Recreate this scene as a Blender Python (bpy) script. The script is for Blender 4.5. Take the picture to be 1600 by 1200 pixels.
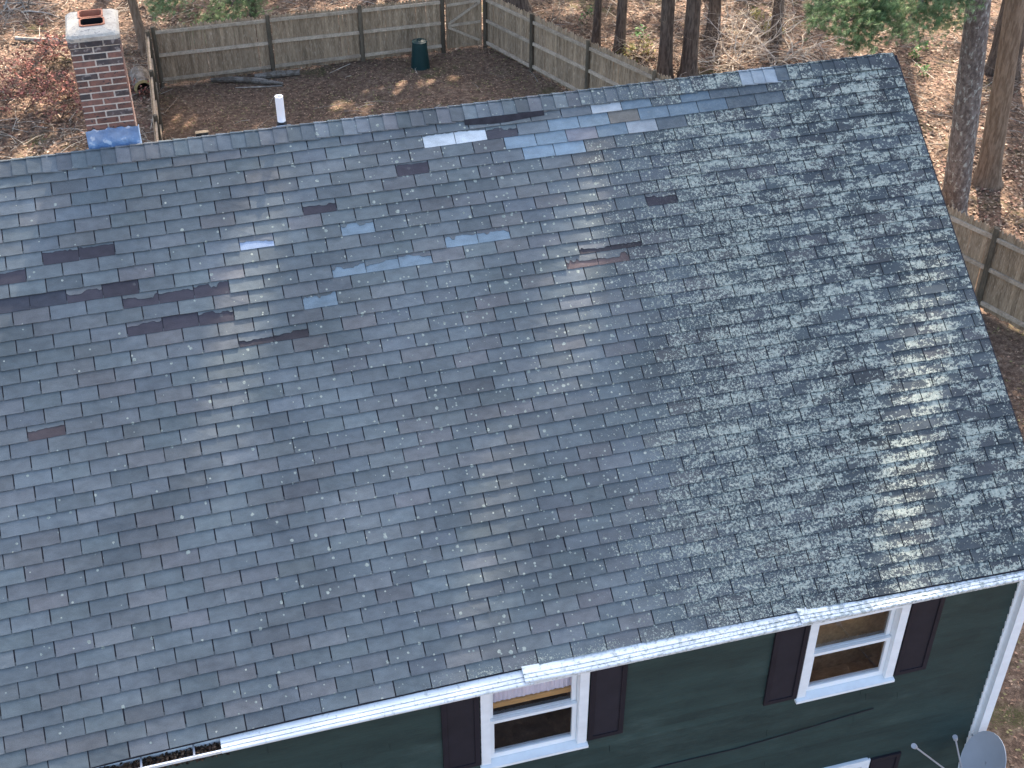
import bpy, math, random
from mathutils import Vector, Matrix, Euler
import numpy as np
random.seed(7)
for o in list(bpy.data.objects): bpy.data.objects.remove(o)
SC = bpy.context.scene
COL = SC.collection
GZ = 8.6                       # height of the roof lattice origin (just below the ridge) above the ground

# ------------------------------------------------------------------ camera
F_PX, PITCH, YAW = 2096.49, 0.912108, -0.267421
CAM = Vector((0.40493, -11.28140, 5.77904 + GZ))
cd = bpy.data.cameras.new('camera'); cam = bpy.data.objects.new('camera', cd); COL.objects.link(cam)
cd.sensor_width = 36.0; cd.lens = F_PX * 36.0 / 1600.0; cd.clip_start = 0.1; cd.clip_end = 2000
cam.location = CAM; cam.rotation_euler = (PITCH, 0, YAW)
SC.camera = cam
# ------------------------------------------------------------------ light
SUN_EL, SUN_AZ = math.radians(41.0), math.radians(25.0)      # azimuth from +Y towards +X
SUN = Vector((math.cos(SUN_EL) * math.sin(SUN_AZ), math.cos(SUN_EL) * math.cos(SUN_AZ), math.sin(SUN_EL)))
w = bpy.data.worlds.new('World'); SC.world = w; w.use_nodes = True
nt = w.node_tree; sky = nt.nodes.new('ShaderNodeTexSky'); sky.sky_type = 'NISHITA'; sky.sun_disc = False
sky.sun_elevation = SUN_EL; sky.sun_rotation = SUN_AZ; sky.air_density = 1.0; sky.dust_density = 3.5; sky.ozone_density = 0.7
nt.links.new(sky.outputs[0], nt.nodes['Background'].inputs[0]); nt.nodes['Background'].inputs[1].default_value = 0.15
ld = bpy.data.lights.new('sun', 'SUN'); ld.energy = 5.0; ld.angle = math.radians(0.5); ld.color = (1.0, 0.88, 0.75)
lo = bpy.data.objects.new('sun', ld); COL.objects.link(lo); lo.rotation_euler = SUN.to_track_quat('Z', 'Y').to_euler(); lo.location = (20, 40, 40)
SC.view_settings.view_transform = 'Standard'; SC.view_settings.look = 'None'
SC.view_settings.exposure = 1.9; SC.view_settings.gamma = 1.0; SC.view_settings.use_curve_mapping = False
SC.render.resolution_x, SC.render.resolution_y = 1024, 768

# ------------------------------------------------------------------ pixel helpers (1600 x 1200 photo pixels -> rays)
RM = Euler((PITCH, 0, YAW)).to_matrix()
def ray(x, y): return RM @ Vector(((x - 800) / F_PX, -(y - 600) / F_PX, -1.0))
def hz(x, y, z=0.0):
    d = ray(x, y); return CAM + d * ((z - CAM.z) / d.z)
def hy(x, y, Y):
    d = ray(x, y); return CAM + d * ((Y - CAM.y) / d.y)
def to_px(p):
    d = RM.transposed() @ (Vector(p) - CAM); return 800 + F_PX * d.x / -d.z, 600 - F_PX * d.y / -d.z
SL = 0.6252942; EX = 0.1275; TAB = 0.3048
CS, SN = math.cos(SL), math.sin(SL)
def warp(k): return 0.0026 * (k - 9) ** 2
def RP(k, c, n=0.0):                      # roof lattice (tab, course) -> world, n = height over the deck
    v = EX * (c + warp(k) * max(c, 0) / 40.0)
    return Vector((k * TAB, -v * CS - n * SN, GZ - v * SN + n * CS))
def roof_kc(x, y):
    n = Vector((0, -SN, CS)); d = ray(x, y); o = Vector((0, 0, GZ)); t = (o - CAM).dot(n) / d.dot(n); X = CAM + d * t - o
    k = X.x / TAB; c = (-X.y * CS - X.z * SN) / EX
    return k, c / (1 + warp(k) / 40.0) if c > 0 else c

# ------------------------------------------------------------------ object helpers
def tag(o, label=None, cat=None, group=None, kind=None):
    if label: o['label'] = label
    if cat: o['category'] = cat
    if group: o['group'] = group
    if kind: o['kind'] = kind
    return o
def empty(name, loc=(0, 0, 0), label=None, cat=None, group=None):
    o = bpy.data.objects.new(name, None); COL.objects.link(o); o.location = loc; o.empty_display_size = 0.2
    return tag(o, label, cat, group)
def link_me(name, me, parent=None, loc=None, mat4=None):
    o = bpy.data.objects.new(name, me); COL.objects.link(o)
    if mat4 is not None: o.matrix_world = mat4
    elif loc is not None: o.location = loc
    if parent is not None:
        o.parent = parent
        o.matrix_parent_inverse = PINV(parent)
    return o
_pinv = {}
def PINV(p):                              # parents are translated only, so the inverse is cheap and needs no depsgraph update
    if p.name not in _pinv:
        m = p.matrix_basis.copy(); q = p
        while q.parent: q = q.parent; m = q.matrix_basis @ m if not p.get('_flat') else m
        _pinv[p.name] = Matrix.Translation(-p.location)
    return _pinv[p.name]
class MB:
    def __init__(s): s.v = []; s.f = []; s.m = []; s.c = []; s.mi = 0; s.col = None
    def add(s, vs, fs):
        b = len(s.v); s.v += [tuple(p) for p in vs]; s.f += [tuple(i + b for i in f) for f in fs]; s.m += [s.mi] * len(fs)
        if s.col is not None: s.c += [s.col] * len(vs)
    def box(s, a, b):
        x0, y0, z0 = a; x1, y1, z1 = b
        s.add([(x0,y0,z0),(x1,y0,z0),(x1,y1,z0),(x0,y1,z0),(x0,y0,z1),(x1,y0,z1),(x1,y1,z1),(x0,y1,z1)],
              [(3,2,1,0),(4,5,6,7),(0,1,5,4),(1,2,6,5),(2,3,7,6),(3,0,4,7)])
    def bar(s, p, q, w, h, up=(0, 0, 1)):                 # rectangular bar from p to q
        p, q = Vector(p), Vector(q); d = (q - p).normalized(); a = d.cross(Vector(up)).normalized(); b = a.cross(d)
        a *= w / 2; b *= h / 2
        s.add([p-a-b,p+a-b,p+a+b,p-a+b,q-a-b,q+a-b,q+a+b,q-a+b],[(0,1,2,3),(7,6,5,4),(4,5,1,0),(5,6,2,1),(6,7,3,2),(7,4,0,3)])
    def tube(s, pts, rad, n=6, cap=True, jit=0.0, rng=random):
        pts = [Vector(p) for p in pts]; m = len(pts); vs = []; fs = []
        t = (pts[1] - pts[0]).normalized(); a = t.orthogonal().normalized()
        for i in range(m):
            t = (pts[min(i+1, m-1)] - pts[max(i-1, 0)]).normalized(); a = (a - t * a.dot(t)).normalized(); b = t.cross(a)
            r = rad[i] if hasattr(rad, '__len__') else rad
            for j in range(n):
                th = 2 * math.pi * j / n; rr = r * (1 + (rng.uniform(-jit, jit) if jit else 0))
                vs.append(pts[i] + a * (math.cos(th) * rr) + b * (math.sin(th) * rr))
        for i in range(m - 1):
            for j in range(n):
                fs.append((i*n+j, i*n+(j+1) % n, (i+1)*n+(j+1) % n, (i+1)*n+j))
        if cap: fs.append(tuple(range(n-1, -1, -1))); fs.append(tuple(range((m-1)*n, m*n)))
        s.add(vs, fs)
    def extrude(s, prof, xs, dz=lambda x: 0.0, close=True):   # profile in (y,z) along x
        n = len(prof); vs = []; fs = []
        for x in xs:
            for (y, z) in prof: vs.append((x, y, z + dz(x)))
        for i in range(len(xs) - 1):
            for j in range(n if close else n - 1):
                fs.append((i*n+j, (i+1)*n+j, (i+1)*n+(j+1) % n, i*n+(j+1) % n))
        if close: fs.append(tuple(range(n))); fs.append(tuple(range(len(xs)*n-1, (len(xs)-1)*n-1, -1)))
        s.add(vs, fs)
    def mesh(s, name, mats, smooth=False):
        me = bpy.data.meshes.new(name); me.from_pydata(s.v, [], s.f)
        for m in (mats if isinstance(mats, (list, tuple)) else [mats]): me.materials.append(m)
        if any(s.m): me.polygons.foreach_set('material_index', s.m)
        if s.c:
            ca = me.color_attributes.new('tint', 'FLOAT_COLOR', 'POINT')
            ca.data.foreach_set('color', np.array([(c[0], c[1], c[2], 1.0) for c in s.c], dtype=np.float32).ravel())
        if smooth: me.polygons.foreach_set('use_smooth', [True] * len(s.f))
        me.update(); return me
    def build(s, name, mats, parent=None, smooth=False, **kw):
        o = link_me(name, s.mesh(name, mats, smooth), parent); tag(o, **kw); return o

# ------------------------------------------------------------------ node helpers
class NT:
    def __init__(s, name, rough=0.8, spec=0.3):
        s.mat = bpy.data.materials.new(name); s.mat.use_nodes = True; s.t = s.mat.node_tree
        s.b = s.t.nodes['Principled BSDF']; s.b.inputs['Roughness'].default_value = rough; s.b.inputs['Specular IOR Level'].default_value = spec
    def n(s, typ, **kw):
        nd = s.t.nodes.new('ShaderNode' + typ)
        for k, v in kw.items(): setattr(nd, k, v)
        return nd
    def put(s, sock, val):
        if hasattr(val, 'is_output'): s.t.links.new(val, sock)
        elif val is not None: sock.default_value = val
    def m(s, op, a, b=None, c=None, clamp=False):
        nd = s.n('Math', operation=op, use_clamp=clamp); s.put(nd.inputs[0], a)
        if b is not None: s.put(nd.inputs[1], b)
        if c is not None: s.put(nd.inputs[2], c)
        return nd.outputs[0]
    def vm(s, op, a, b=None):
        nd = s.n('VectorMath', operation=op); s.put(nd.inputs[0], a)
        if b is not None: s.put(nd.inputs[1], b)
        return nd
    def noise(s, vec, scale, detail=2, rough=0.55, dist=0.0):
        nd = s.n('TexNoise'); s.put(nd.inputs['Vector'], vec); nd.inputs['Scale'].default_value = scale
        nd.inputs['Detail'].default_value = detail; nd.inputs['Roughness'].default_value = rough; nd.inputs['Distortion'].default_value = dist
        return nd.outputs['Fac']
    def vor(s, vec, scale, feat='F1'):
        nd = s.n('TexVoronoi', feature=feat); s.put(nd.inputs['Vector'], vec); nd.inputs['Scale'].default_value = scale; return nd
    def ramp(s, fac, stops, interp='LINEAR'):
        nd = s.n('ValToRGB'); s.put(nd.inputs[0], fac); cr = nd.color_ramp; cr.interpolation = interp
        while len(cr.elements) < len(stops): cr.elements.new(0.5)
        for e, (p, c) in zip(cr.elements, stops): e.position = p; e.color = (c[0], c[1], c[2], 1) if hasattr(c, '__len__') else (c, c, c, 1)
        return nd.outputs[0]
    def mix(s, fac, a, b, blend='MIX'):
        nd = s.n('MixRGB', blend_type=blend); s.put(nd.inputs[0], fac)
        for i, v in ((1, a), (2, b)): s.put(nd.inputs[i], (*v, 1) if isinstance(v, tuple) and len(v) == 3 else v)
        return nd.outputs[0]
    def sstep(s, x, a, b):
        nd = s.n('MapRange', interpolation_type='SMOOTHSTEP'); s.put(nd.inputs[0], x); s.put(nd.inputs[1], a); s.put(nd.inputs[2], b); return nd.outputs[0]
    def lin(s, x, a, b, c=0.0, d=1.0):
        nd = s.n('MapRange'); s.put(nd.inputs[0], x); s.put(nd.inputs[1], a); s.put(nd.inputs[2], b); s.put(nd.inputs[3], c); s.put(nd.inputs[4], d); return nd.outputs[0]
    def bump(s, h, dist=0.01, strength=0.6):
        nd = s.n('Bump'); s.put(nd.inputs['Height'], h); nd.inputs['Distance'].default_value = dist; nd.inputs['Strength'].default_value = strength
        s.t.links.new(nd.outputs[0], s.b.inputs['Normal'])
    def pos(s): return s.n('NewGeometry').outputs['Position']
    def obj(s): return s.n('TexCoord').outputs['Object']
    def col(s, c): s.put(s.b.inputs['Base Color'], (*c, 1) if isinstance(c, tuple) else c)
    def scale(s, vec, v): return s.vm('MULTIPLY', vec, v).outputs[0]
    def hsvrand(s, col, h=0.0, v=0.25):                        # per-object brightness variation
        r = s.n('ObjectInfo').outputs['Random']; return s.mix(1.0, col, s.ramp(r, [(0, 1 - v), (1, 1 + v * 0.0 + v)]), 'MULTIPLY')

def roof_material(name, tint='attr', lichen=1.0):
    N = NT(name, 0.92, 0.25)
    P = s_pos = N.vm('SUBTRACT', N.pos(), (0, 0, GZ)).outputs[0]
    u = N.vm('DOT_PRODUCT', P, (1, 0, 0)).outputs['Value']; v = N.vm('DOT_PRODUCT', P, (0, -CS, -SN)).outputs['Value']
    cx = N.n('CombineXYZ'); N.put(cx.inputs[0], u); N.put(cx.inputs[1], v); uv = cx.outputs[0]
    k = N.m('DIVIDE', u, TAB); c = N.m('DIVIDE', v, EX)
    if tint == 'attr':
        a = N.n('Attribute', attribute_name='tint'); base = a.outputs['Color']
    elif tint == 'obj': base = N.n('ObjectInfo').outputs['Color']
    else:
        base = N.ramp(0.0, [(0, tint), (1, tint)])
    grain = N.noise(uv, 170, 2, 0.7); med = N.noise(N.scale(uv, (1, 1.6, 1)), 9, 3, 0.6); big = N.noise(uv, 0.9, 2, 0.5)
    base = N.mix(1.0, base, N.ramp(grain, [(0.25, 0.72), (0.75, 1.28)]), 'MULTIPLY')
    base = N.mix(1.0, base, N.ramp(med, [(0.2, 0.78), (0.8, 1.2)]), 'MULTIPLY')
    base = N.mix(1.0, base, N.ramp(big, [(0.3, 0.80), (0.7, 1.22)]), 'MULTIPLY')
    # algae darkening towards the lichen zone
    kb = N.m('SUBTRACT', 13.5, N.m('MULTIPLY', c, 0.07))
    wob = N.m('MULTIPLY', N.m('SUBTRACT', N.noise(uv, 1.3, 3, 0.6), 0.5), 5.0)
    t = N.m('ADD', N.m('SUBTRACT', k, kb), wob)
    D = N.sstep(t, -3.0, 4.5)
    eave = N.m('MULTIPLY', N.sstep(c, 38.6, 40.0), N.sstep(N.m('ADD', k, N.m('MULTIPLY', wob, 0.6)), 2.5, 8.0))
    D = N.m('MAXIMUM', D, N.m('MULTIPLY', eave, 0.85))
    base = N.mix(1.0, base, N.ramp(N.sstep(t, -2, 7), [(0, 1.0), (1, (0.50, 0.53, 0.56))]), 'MULTIPLY')
    fine = N.noise(uv, 52, 2.0, 0.60, 1.1); mid = N.noise(N.scale(uv, (0.8, 1.1, 1)), 21, 3, 0.6, 0.8)
    fr = N.sstep(k, 15.0, 22.0)
    pat = N.m('ADD', N.m('MULTIPLY', fine, N.lin(fr, 0, 1, 0.78, 0.55)), N.m('MULTIPLY', mid, N.lin(fr, 0, 1, 0.22, 0.45)))
    blot = N.noise(N.scale(uv, (0.55, 1.25, 1)), 5.5, 3, 0.6)
    thr = N.m('ADD', N.lin(D, 0.0, 1.0, 0.74, 0.510), N.m('MULTIPLY', N.sstep(k, 17.0, 22.0), 0.018))
    thr = N.m('ADD', thr, N.m('MULTIPLY', N.m('MULTIPLY', N.m('SUBTRACT', blot, 0.50), N.lin(fr, 0, 1, 0.36, 0.66)), D))
    mask = N.sstep(N.m('SUBTRACT', pat, thr), -0.012, 0.02)
    vo = N.vor(uv, 10.5); rnd = N.n('SeparateColor'); N.put(rnd.inputs[0], vo.outputs['Color'])
    dens = N.lin(N.m('ADD', k, N.m('MULTIPLY', c, 0.03)), -6, 12, 0.06, 0.55)
    on = N.m('LESS_THAN', rnd.outputs[0], dens)
    rad = N.lin(rnd.outputs[1], 0, 1, 0.07, 0.19)
    dist = N.m('ADD', vo.outputs['Distance'], N.m('MULTIPLY', N.m('SUBTRACT', fine, 0.5), 0.22))
    speck = N.m('MULTIPLY', on, N.m('LESS_THAN', dist, rad))
    vo2 = N.vor(uv, 27); rn2 = N.n('SeparateColor'); N.put(rn2.inputs[0], vo2.outputs['Color'])
    on2 = N.m('LESS_THAN', rn2.outputs[0], N.lin(k, 1, 14, 0.02, 0.42))
    speck2 = N.m('MULTIPLY', on2, N.m('LESS_THAN', vo2.outputs['Distance'], N.lin(rn2.outputs[1], 0, 1, 0.12, 0.32)))
    speck = N.m('MULTIPLY', N.m('MAXIMUM', speck, speck2), 0.95)
    nd_ = N.vm('DOT_PRODUCT', N.n('NewGeometry').outputs['True Normal'], (0, -SN, CS)).outputs['Value']
    lm = N.m('MULTIPLY', N.m('MULTIPLY', N.m('MAXIMUM', mask, speck), lichen), N.sstep(nd_, 0.5, 0.8))
    lc = N.ramp(N.noise(uv, 30, 2), [(0.3, (0.178, 0.204, 0.178)), (0.5, (0.29, 0.325, 0.285)), (0.7, (0.42, 0.43, 0.355))])
    N.col(N.mix(lm, base, lc))
    h = N.m('ADD', N.m('MULTIPLY', grain, 0.25), N.m('ADD', N.m('MULTIPLY', lm, 0.6), N.m('MULTIPLY', med, 0.6)))
    N.bump(h, 0.006, 0.7)
    return N.mat
def simple(name, col, var=0.15, scale=8, rough=0.8, spec=0.3, bump=0.004, stretch=(1, 1, 1), rand=0.0, coords='pos', metallic=0.0, detail=4):
    N = NT(name, rough, spec); vec = N.scale(N.pos() if coords == 'pos' else N.obj(), stretch)
    f = N.noise(vec, scale, detail, 0.6)
    c = N.ramp(f, [(0.25, tuple(x * (1 - var) for x in col)), (0.75, tuple(min(1, x * (1 + var)) for x in col))])
    if rand: c = N.hsvrand(c, 0, rand)
    N.col(c); N.b.inputs['Metallic'].default_value = metallic
    if bump: N.bump(f, bump, 0.6)
    return N.mat
def two(name, c1, c2, scale=6, rough=0.85, bump=0.006, stretch=(1, 1, 1), lo=0.42, hi=0.6, c3=None, scale3=25, rand=0.0, coords='pos', spec=0.25):
    N = NT(name, rough, spec); vec = N.scale(N.pos() if coords == 'pos' else N.obj(), stretch)
    f = N.noise(vec, scale, 5, 0.62); c = N.mix(N.sstep(f, lo, hi), c1, c2)
    g = N.noise(vec, scale3, 3, 0.6)
    if c3: c = N.mix(N.sstep(g, 0.56, 0.64), c, c3)
    c = N.mix(1.0, c, N.ramp(g, [(0.25, 0.75), (0.75, 1.25)]), 'MULTIPLY')
    if rand: c = N.hsvrand(c, 0, rand)
    N.col(c); N.bump(N.m('ADD', f, g), bump, 0.7); return N.mat
def attr_mat(name, rough=0.8, transl=0.0, var=0.3, scale=20):
    N = NT(name, rough, 0.25); a = N.n('Attribute', attribute_name='tint')
    c = N.mix(1.0, a.outputs['Color'], N.ramp(N.noise(N.pos(), scale, 2), [(0.25, 1 - var), (0.75, 1 + var)]), 'MULTIPLY'); N.col(c)
    if transl:
        tr = N.n('BsdfTranslucent'); N.put(tr.inputs[0], c); mx = N.n('MixShader'); mx.inputs[0].default_value = transl
        N.t.links.new(N.b.outputs[0], mx.inputs[1]); N.t.links.new(tr.outputs[0], mx.inputs[2])
        N.t.links.new(mx.outputs[0], N.t.nodes['Material Output'].inputs[0])
    return N.mat

M = {}
M['field'] = roof_material('shingle_field', 'attr'); M['tab'] = roof_material('shingle_tab', 'obj')
M['tabclean'] = roof_material('shingle_clean', 'obj', 0.12)
M['under'] = simple('roof_underlay', (0.035, 0.033, 0.038), 0.3, 14, 0.95, 0.1)
M['exposed'] = two('exposed_underlayer', (0.062, 0.056, 0.068), (0.085, 0.070, 0.078), 9, 0.95, 0.004)
M['green'] = None
def siding():
    N = NT('green_clapboard_paint', 0.62, 0.35); P = N.pos()
    f = N.noise(N.scale(P, (0.7, 1, 3)), 2.0, 4, 0.6); g = N.noise(N.scale(P, (2, 1, 40)), 5, 3, 0.6); chalk = N.noise(N.scale(P, (0.8, 1, 2.0)), 1.6, 4, 0.6)
    c = N.ramp(f, [(0.3, (0.014, 0.031, 0.029)), (0.7, (0.025, 0.050, 0.045))])
    c = N.mix(N.m('MULTIPLY', N.sstep(chalk, 0.48, 0.72), 0.55), c, (0.048, 0.080, 0.072))
    c = N.mix(1.0, c, N.ramp(g, [(0.25, 0.8), (0.75, 1.2)]), 'MULTIPLY'); c = N.hsvrand(c, 0, 0.10)
    N.col(c); N.bump(N.m('ADD', f, g), 0.003, 0.5); return N.mat
M['green'] = siding()
M['white'] = simple('white_painted_trim', (0.80, 0.83, 0.84), 0.08, 5, 0.5, 0.4, 0.001, (1, 1, 2))
M['vinyl'] = simple('white_sash_vinyl', (0.80, 0.83, 0.84), 0.05, 4, 0.4, 0.4, 0.0)
def guttermat():
    N = NT('weathered_white_gutter', 0.5, 0.4); P = N.pos()
    x = N.vm('DOT_PRODUCT', P, (1, 0, 0)).outputs['Value']
    f = N.noise(P, 26, 4, 0.65); g = N.noise(N.scale(P, (1, 4, 4)), 3, 4, 0.6)
    c = N.ramp(g, [(0.3, (0.58, 0.61, 0.62)), (0.7, (0.76, 0.79, 0.80))])
    D = N.lin(x, 1.0, 5.5, 0.0, 1.0); m = N.m('MULTIPLY', N.sstep(f, N.lin(D, 0, 1, 0.57, 0.45), N.lin(D, 0, 1, 0.66, 0.57)), N.lin(D, 0, 1, 0.5, 0.85))
    c = N.mix(m, c, N.ramp(N.noise(P, 40, 2), [(0.35, (0.20, 0.23, 0.21)), (0.65, (0.42, 0.46, 0.42))])); N.col(c); N.bump(f, 0.002, 0.4); return N.mat
M['gutter'] = guttermat()
M['shutter'] = simple('black_shutter', (0.017, 0.015, 0.021), 0.2, 6, 0.6, 0.25, 0.001, rand=0.1)
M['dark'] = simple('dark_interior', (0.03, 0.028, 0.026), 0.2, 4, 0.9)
M['tanroom'] = two('tan_interior_wall', (0.40, 0.25, 0.12), (0.28, 0.17, 0.085), 2.2, 0.9, 0.001)
M['curtain'] = simple('lavender_curtain', (0.62, 0.58, 0.66), 0.12, 30, 0.9, 0.1, 0.01, (1, 1, 0.05))
M['wood'] = simple('golden_wood_strip', (0.42, 0.24, 0.09), 0.3, 12, 0.6, 0.3, 0.001, (1, 1, 8))
def glass():
    m = bpy.data.materials.new('window_glass'); m.use_nodes = True; t = m.node_tree
    for n in list(t.nodes):
        if n.type == 'BSDF_PRINCIPLED': t.nodes.remove(n)
    tr = t.nodes.new('ShaderNodeBsdfTransparent'); gl = t.nodes.new('ShaderNodeBsdfGlossy'); gl.inputs['Roughness'].default_value = 0.02
    lw = t.nodes.new('ShaderNodeLayerWeight'); lw.inputs[0].default_value = 0.5; pw = t.nodes.new('ShaderNodeMath'); pw.operation = 'POWER'; pw.inputs[1].default_value = 4.0; t.links.new(lw.outputs['Facing'], pw.inputs[0]); fr = t.nodes.new('ShaderNodeMath'); fr.operation = 'MULTIPLY_ADD'; fr.inputs[1].default_value = 0.75; fr.inputs[2].default_value = 0.035; t.links.new(pw.outputs[0], fr.inputs[0]); mx = t.nodes.new('ShaderNodeMixShader')
    t.links.new(fr.outputs[0], mx.inputs[0]); t.links.new(tr.outputs[0], mx.inputs[1]); t.links.new(gl.outputs[0], mx.inputs[2])
    t.links.new(mx.outputs[0], t.nodes['Material Output'].inputs[0]); return m
M['glass'] = glass()
M['brick'] = two('red_brick', (0.22, 0.115, 0.09), (0.15, 0.088, 0.073), 14, 0.9, 0.004, (1, 1, 1), 0.4, 0.62, (0.05, 0.045, 0.045), 30, rand=0.22, coords='pos')
M['brickdark'] = two('sooty_brick', (0.095, 0.075, 0.070), (0.06, 0.055, 0.057), 14, 0.9, 0.004, (1, 1, 1), 0.4, 0.62, (0.20, 0.18, 0.17), 22, rand=0.22)
M['mortar'] = simple('mortar', (0.58, 0.53, 0.46), 0.2, 40, 0.95, 0.1, 0.003)
M['crown'] = two('weathered_concrete_crown', (0.44, 0.41, 0.35), (0.33, 0.31, 0.27), 7, 0.95, 0.006, (1, 1, 1), 0.45, 0.7, (0.24, 0.23, 0.21), 24)
M['clay'] = simple('clay_flue', (0.36, 0.16, 0.10), 0.2, 22, 0.85, 0.2, 0.002)
M['soot_black'] = simple('soot_black', (0.012, 0.011, 0.011), 0.3, 10, 0.95)  # near-black for the flue insides and the log hollow
M['blue'] = two('blue_tarp_flashing', (0.15, 0.25, 0.42), (0.24, 0.34, 0.50), 8, 0.45, 0.02, (1, 1, 1), 0.4, 0.65, (0.42, 0.48, 0.56), 12, spec=0.4)
M['pvc'] = simple('white_pvc', (0.78, 0.78, 0.80), 0.04, 6, 0.45, 0.4, 0.0)
M['rubber'] = simple('black_rubber', (0.015, 0.015, 0.018), 0.2, 8, 0.6)
M['fence'] = two('weathered_fence_wood', (0.42, 0.295, 0.185), (0.28, 0.195, 0.12), 5, 0.9, 0.004, (3, 3, 0.35), 0.4, 0.65, (0.45, 0.34, 0.24), 26, rand=0.20)
M['rail'] = two('weathered_rail_wood', (0.55, 0.43, 0.31), (0.43, 0.325, 0.23), 5, 0.9, 0.004, (1, 1, 1), 0.4, 0.65, None, 26, rand=0.15)
M['post'] = two('dark_fence_post', (0.15, 0.115, 0.078), (0.10, 0.08, 0.055), 6, 0.9, 0.006, (2, 2, 0.4), 0.4, 0.65, None, 22, rand=0.2)
M['bin'] = simple('dark_green_plastic', (0.010, 0.040, 0.038), 0.15, 9, 0.45, 0.4, 0.002)
M['metal'] = simple('grey_metal', (0.34, 0.35, 0.37), 0.1, 10, 0.45, 0.5, 0.001)
M['dish'] = simple('grey_dish_paint', (0.40, 0.43, 0.47), 0.06, 5, 0.5, 0.35, 0.0)
M['bark'] = two('grey_pine_bark', (0.20, 0.175, 0.158), (0.115, 0.097, 0.086), 10, 0.95, 0.03, (1.6, 1.6, 0.85), 0.42, 0.6, (0.30, 0.31, 0.28), 9)
M['barkbrown'] = two('brown_bark', (0.25, 0.185, 0.13), (0.16, 0.112, 0.075), 9, 0.95, 0.03, (2, 2, 0.3), 0.42, 0.6)
M['barkdark'] = two('dark_bark', (0.15, 0.115, 0.088), (0.075, 0.056, 0.044), 9, 0.95, 0.03, (2, 2, 0.35), 0.42, 0.6)
M['log'] = two('grey_log_bark', (0.24, 0.205, 0.17), (0.13, 0.105, 0.08), 9, 0.95, 0.012, (1, 1, 1), 0.42, 0.6, None, 30)
M['pale'] = two('pale_dead_wood', (0.44, 0.385, 0.32), (0.27, 0.23, 0.19), 9, 0.9, 0.006, (1, 1, 1), 0.42, 0.6, None, 30)
M['cut'] = simple('cut_wood_face', (0.50, 0.38, 0.18), 0.25, 22, 0.85, 0.2, 0.002)
M['twig'] = attr_mat('twigs', 0.85, 0.0, 0.3, 12)
M['leaf'] = attr_mat('dead_leaves', 0.75, 0.15, 0.3, 25)
M['needle'] = attr_mat('foliage', 0.6, 0.25, 0.35, 6)
def ground_mat():
    N = NT('leaf_litter_ground', 0.95, 0.15); P = N.pos()
    a = N.noise(P, 9, 5, 0.7); b = N.noise(P, 34, 4, 0.7); v = N.vor(P, 16); big = N.noise(P, 0.35, 3, 0.6); moss = N.noise(P, 0.55, 4, 0.65)
    c = N.ramp(a, [(0.25, (0.060, 0.040, 0.029)), (0.46, (0.15, 0.096, 0.066)), (0.60, (0.25, 0.17, 0.118)), (0.78, (0.44, 0.33, 0.235))])
    c = N.mix(0.55, c, N.mix(1.0, c, N.ramp(N.m('FRACT', N.m('MULTIPLY', v.outputs['Distance'], 3.7)), [(0, 0.5), (1, 1.3)]), 'MULTIPLY')); c = N.mix(1.0, c, N.ramp(b, [(0.25, 0.55), (0.5, 1.0), (0.78, 1.6)]), 'MULTIPLY')
    c = N.mix(N.m('MULTIPLY', N.sstep(moss, 0.54, 0.68), N.sstep(b, 0.40, 0.55)), c, (0.085, 0.085, 0.032))
    c = N.mix(1.0, c, N.ramp(big, [(0.3, 0.8), (0.7, 1.2)]), 'MULTIPLY')
    N.col(c); N.bump(N.m('ADD', a, N.m('MULTIPLY', b, 0.6)), 0.05, 0.8); return N.mat
M['ground'] = ground_mat()

# ================================================================== ground
def ground_h(x, y):
    h = 0.05 * math.sin(x * 0.9 + 1) * math.cos(y * 0.7) + 0.03 * math.sin(x * 2.1 + y * 1.7)
    if y > 21.5 or x < -0.3: h += 0.10 * (math.sin(x * 1.1) * math.sin(y * 1.3 + 0.6) + 0.6 * math.sin(2.3 * x + 1.0) * math.cos(2.9 * y))
    e = max(0.0, math.hypot(x - 5, y - 8) - 32); return h * 1.0 + 0.02 * min(e, 60)
xs = np.concatenate([np.linspace(-420, -18, 22), np.linspace(-16, 34, 126), np.linspace(36, 420, 22)])
ys = np.concatenate([np.linspace(-420, -14, 22), np.linspace(-12, 36, 121), np.linspace(38, 420, 22)])
g = MB(); nx, ny = len(xs), len(ys)
g.add([(x, y, ground_h(x, y)) for y in ys for x in xs], [(j*nx+i, j*nx+i+1, (j+1)*nx+i+1, (j+1)*nx+i) for j in range(ny-1) for i in range(nx-1)])
g.build('ground', M['ground'], smooth=True, kind='structure')

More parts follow.
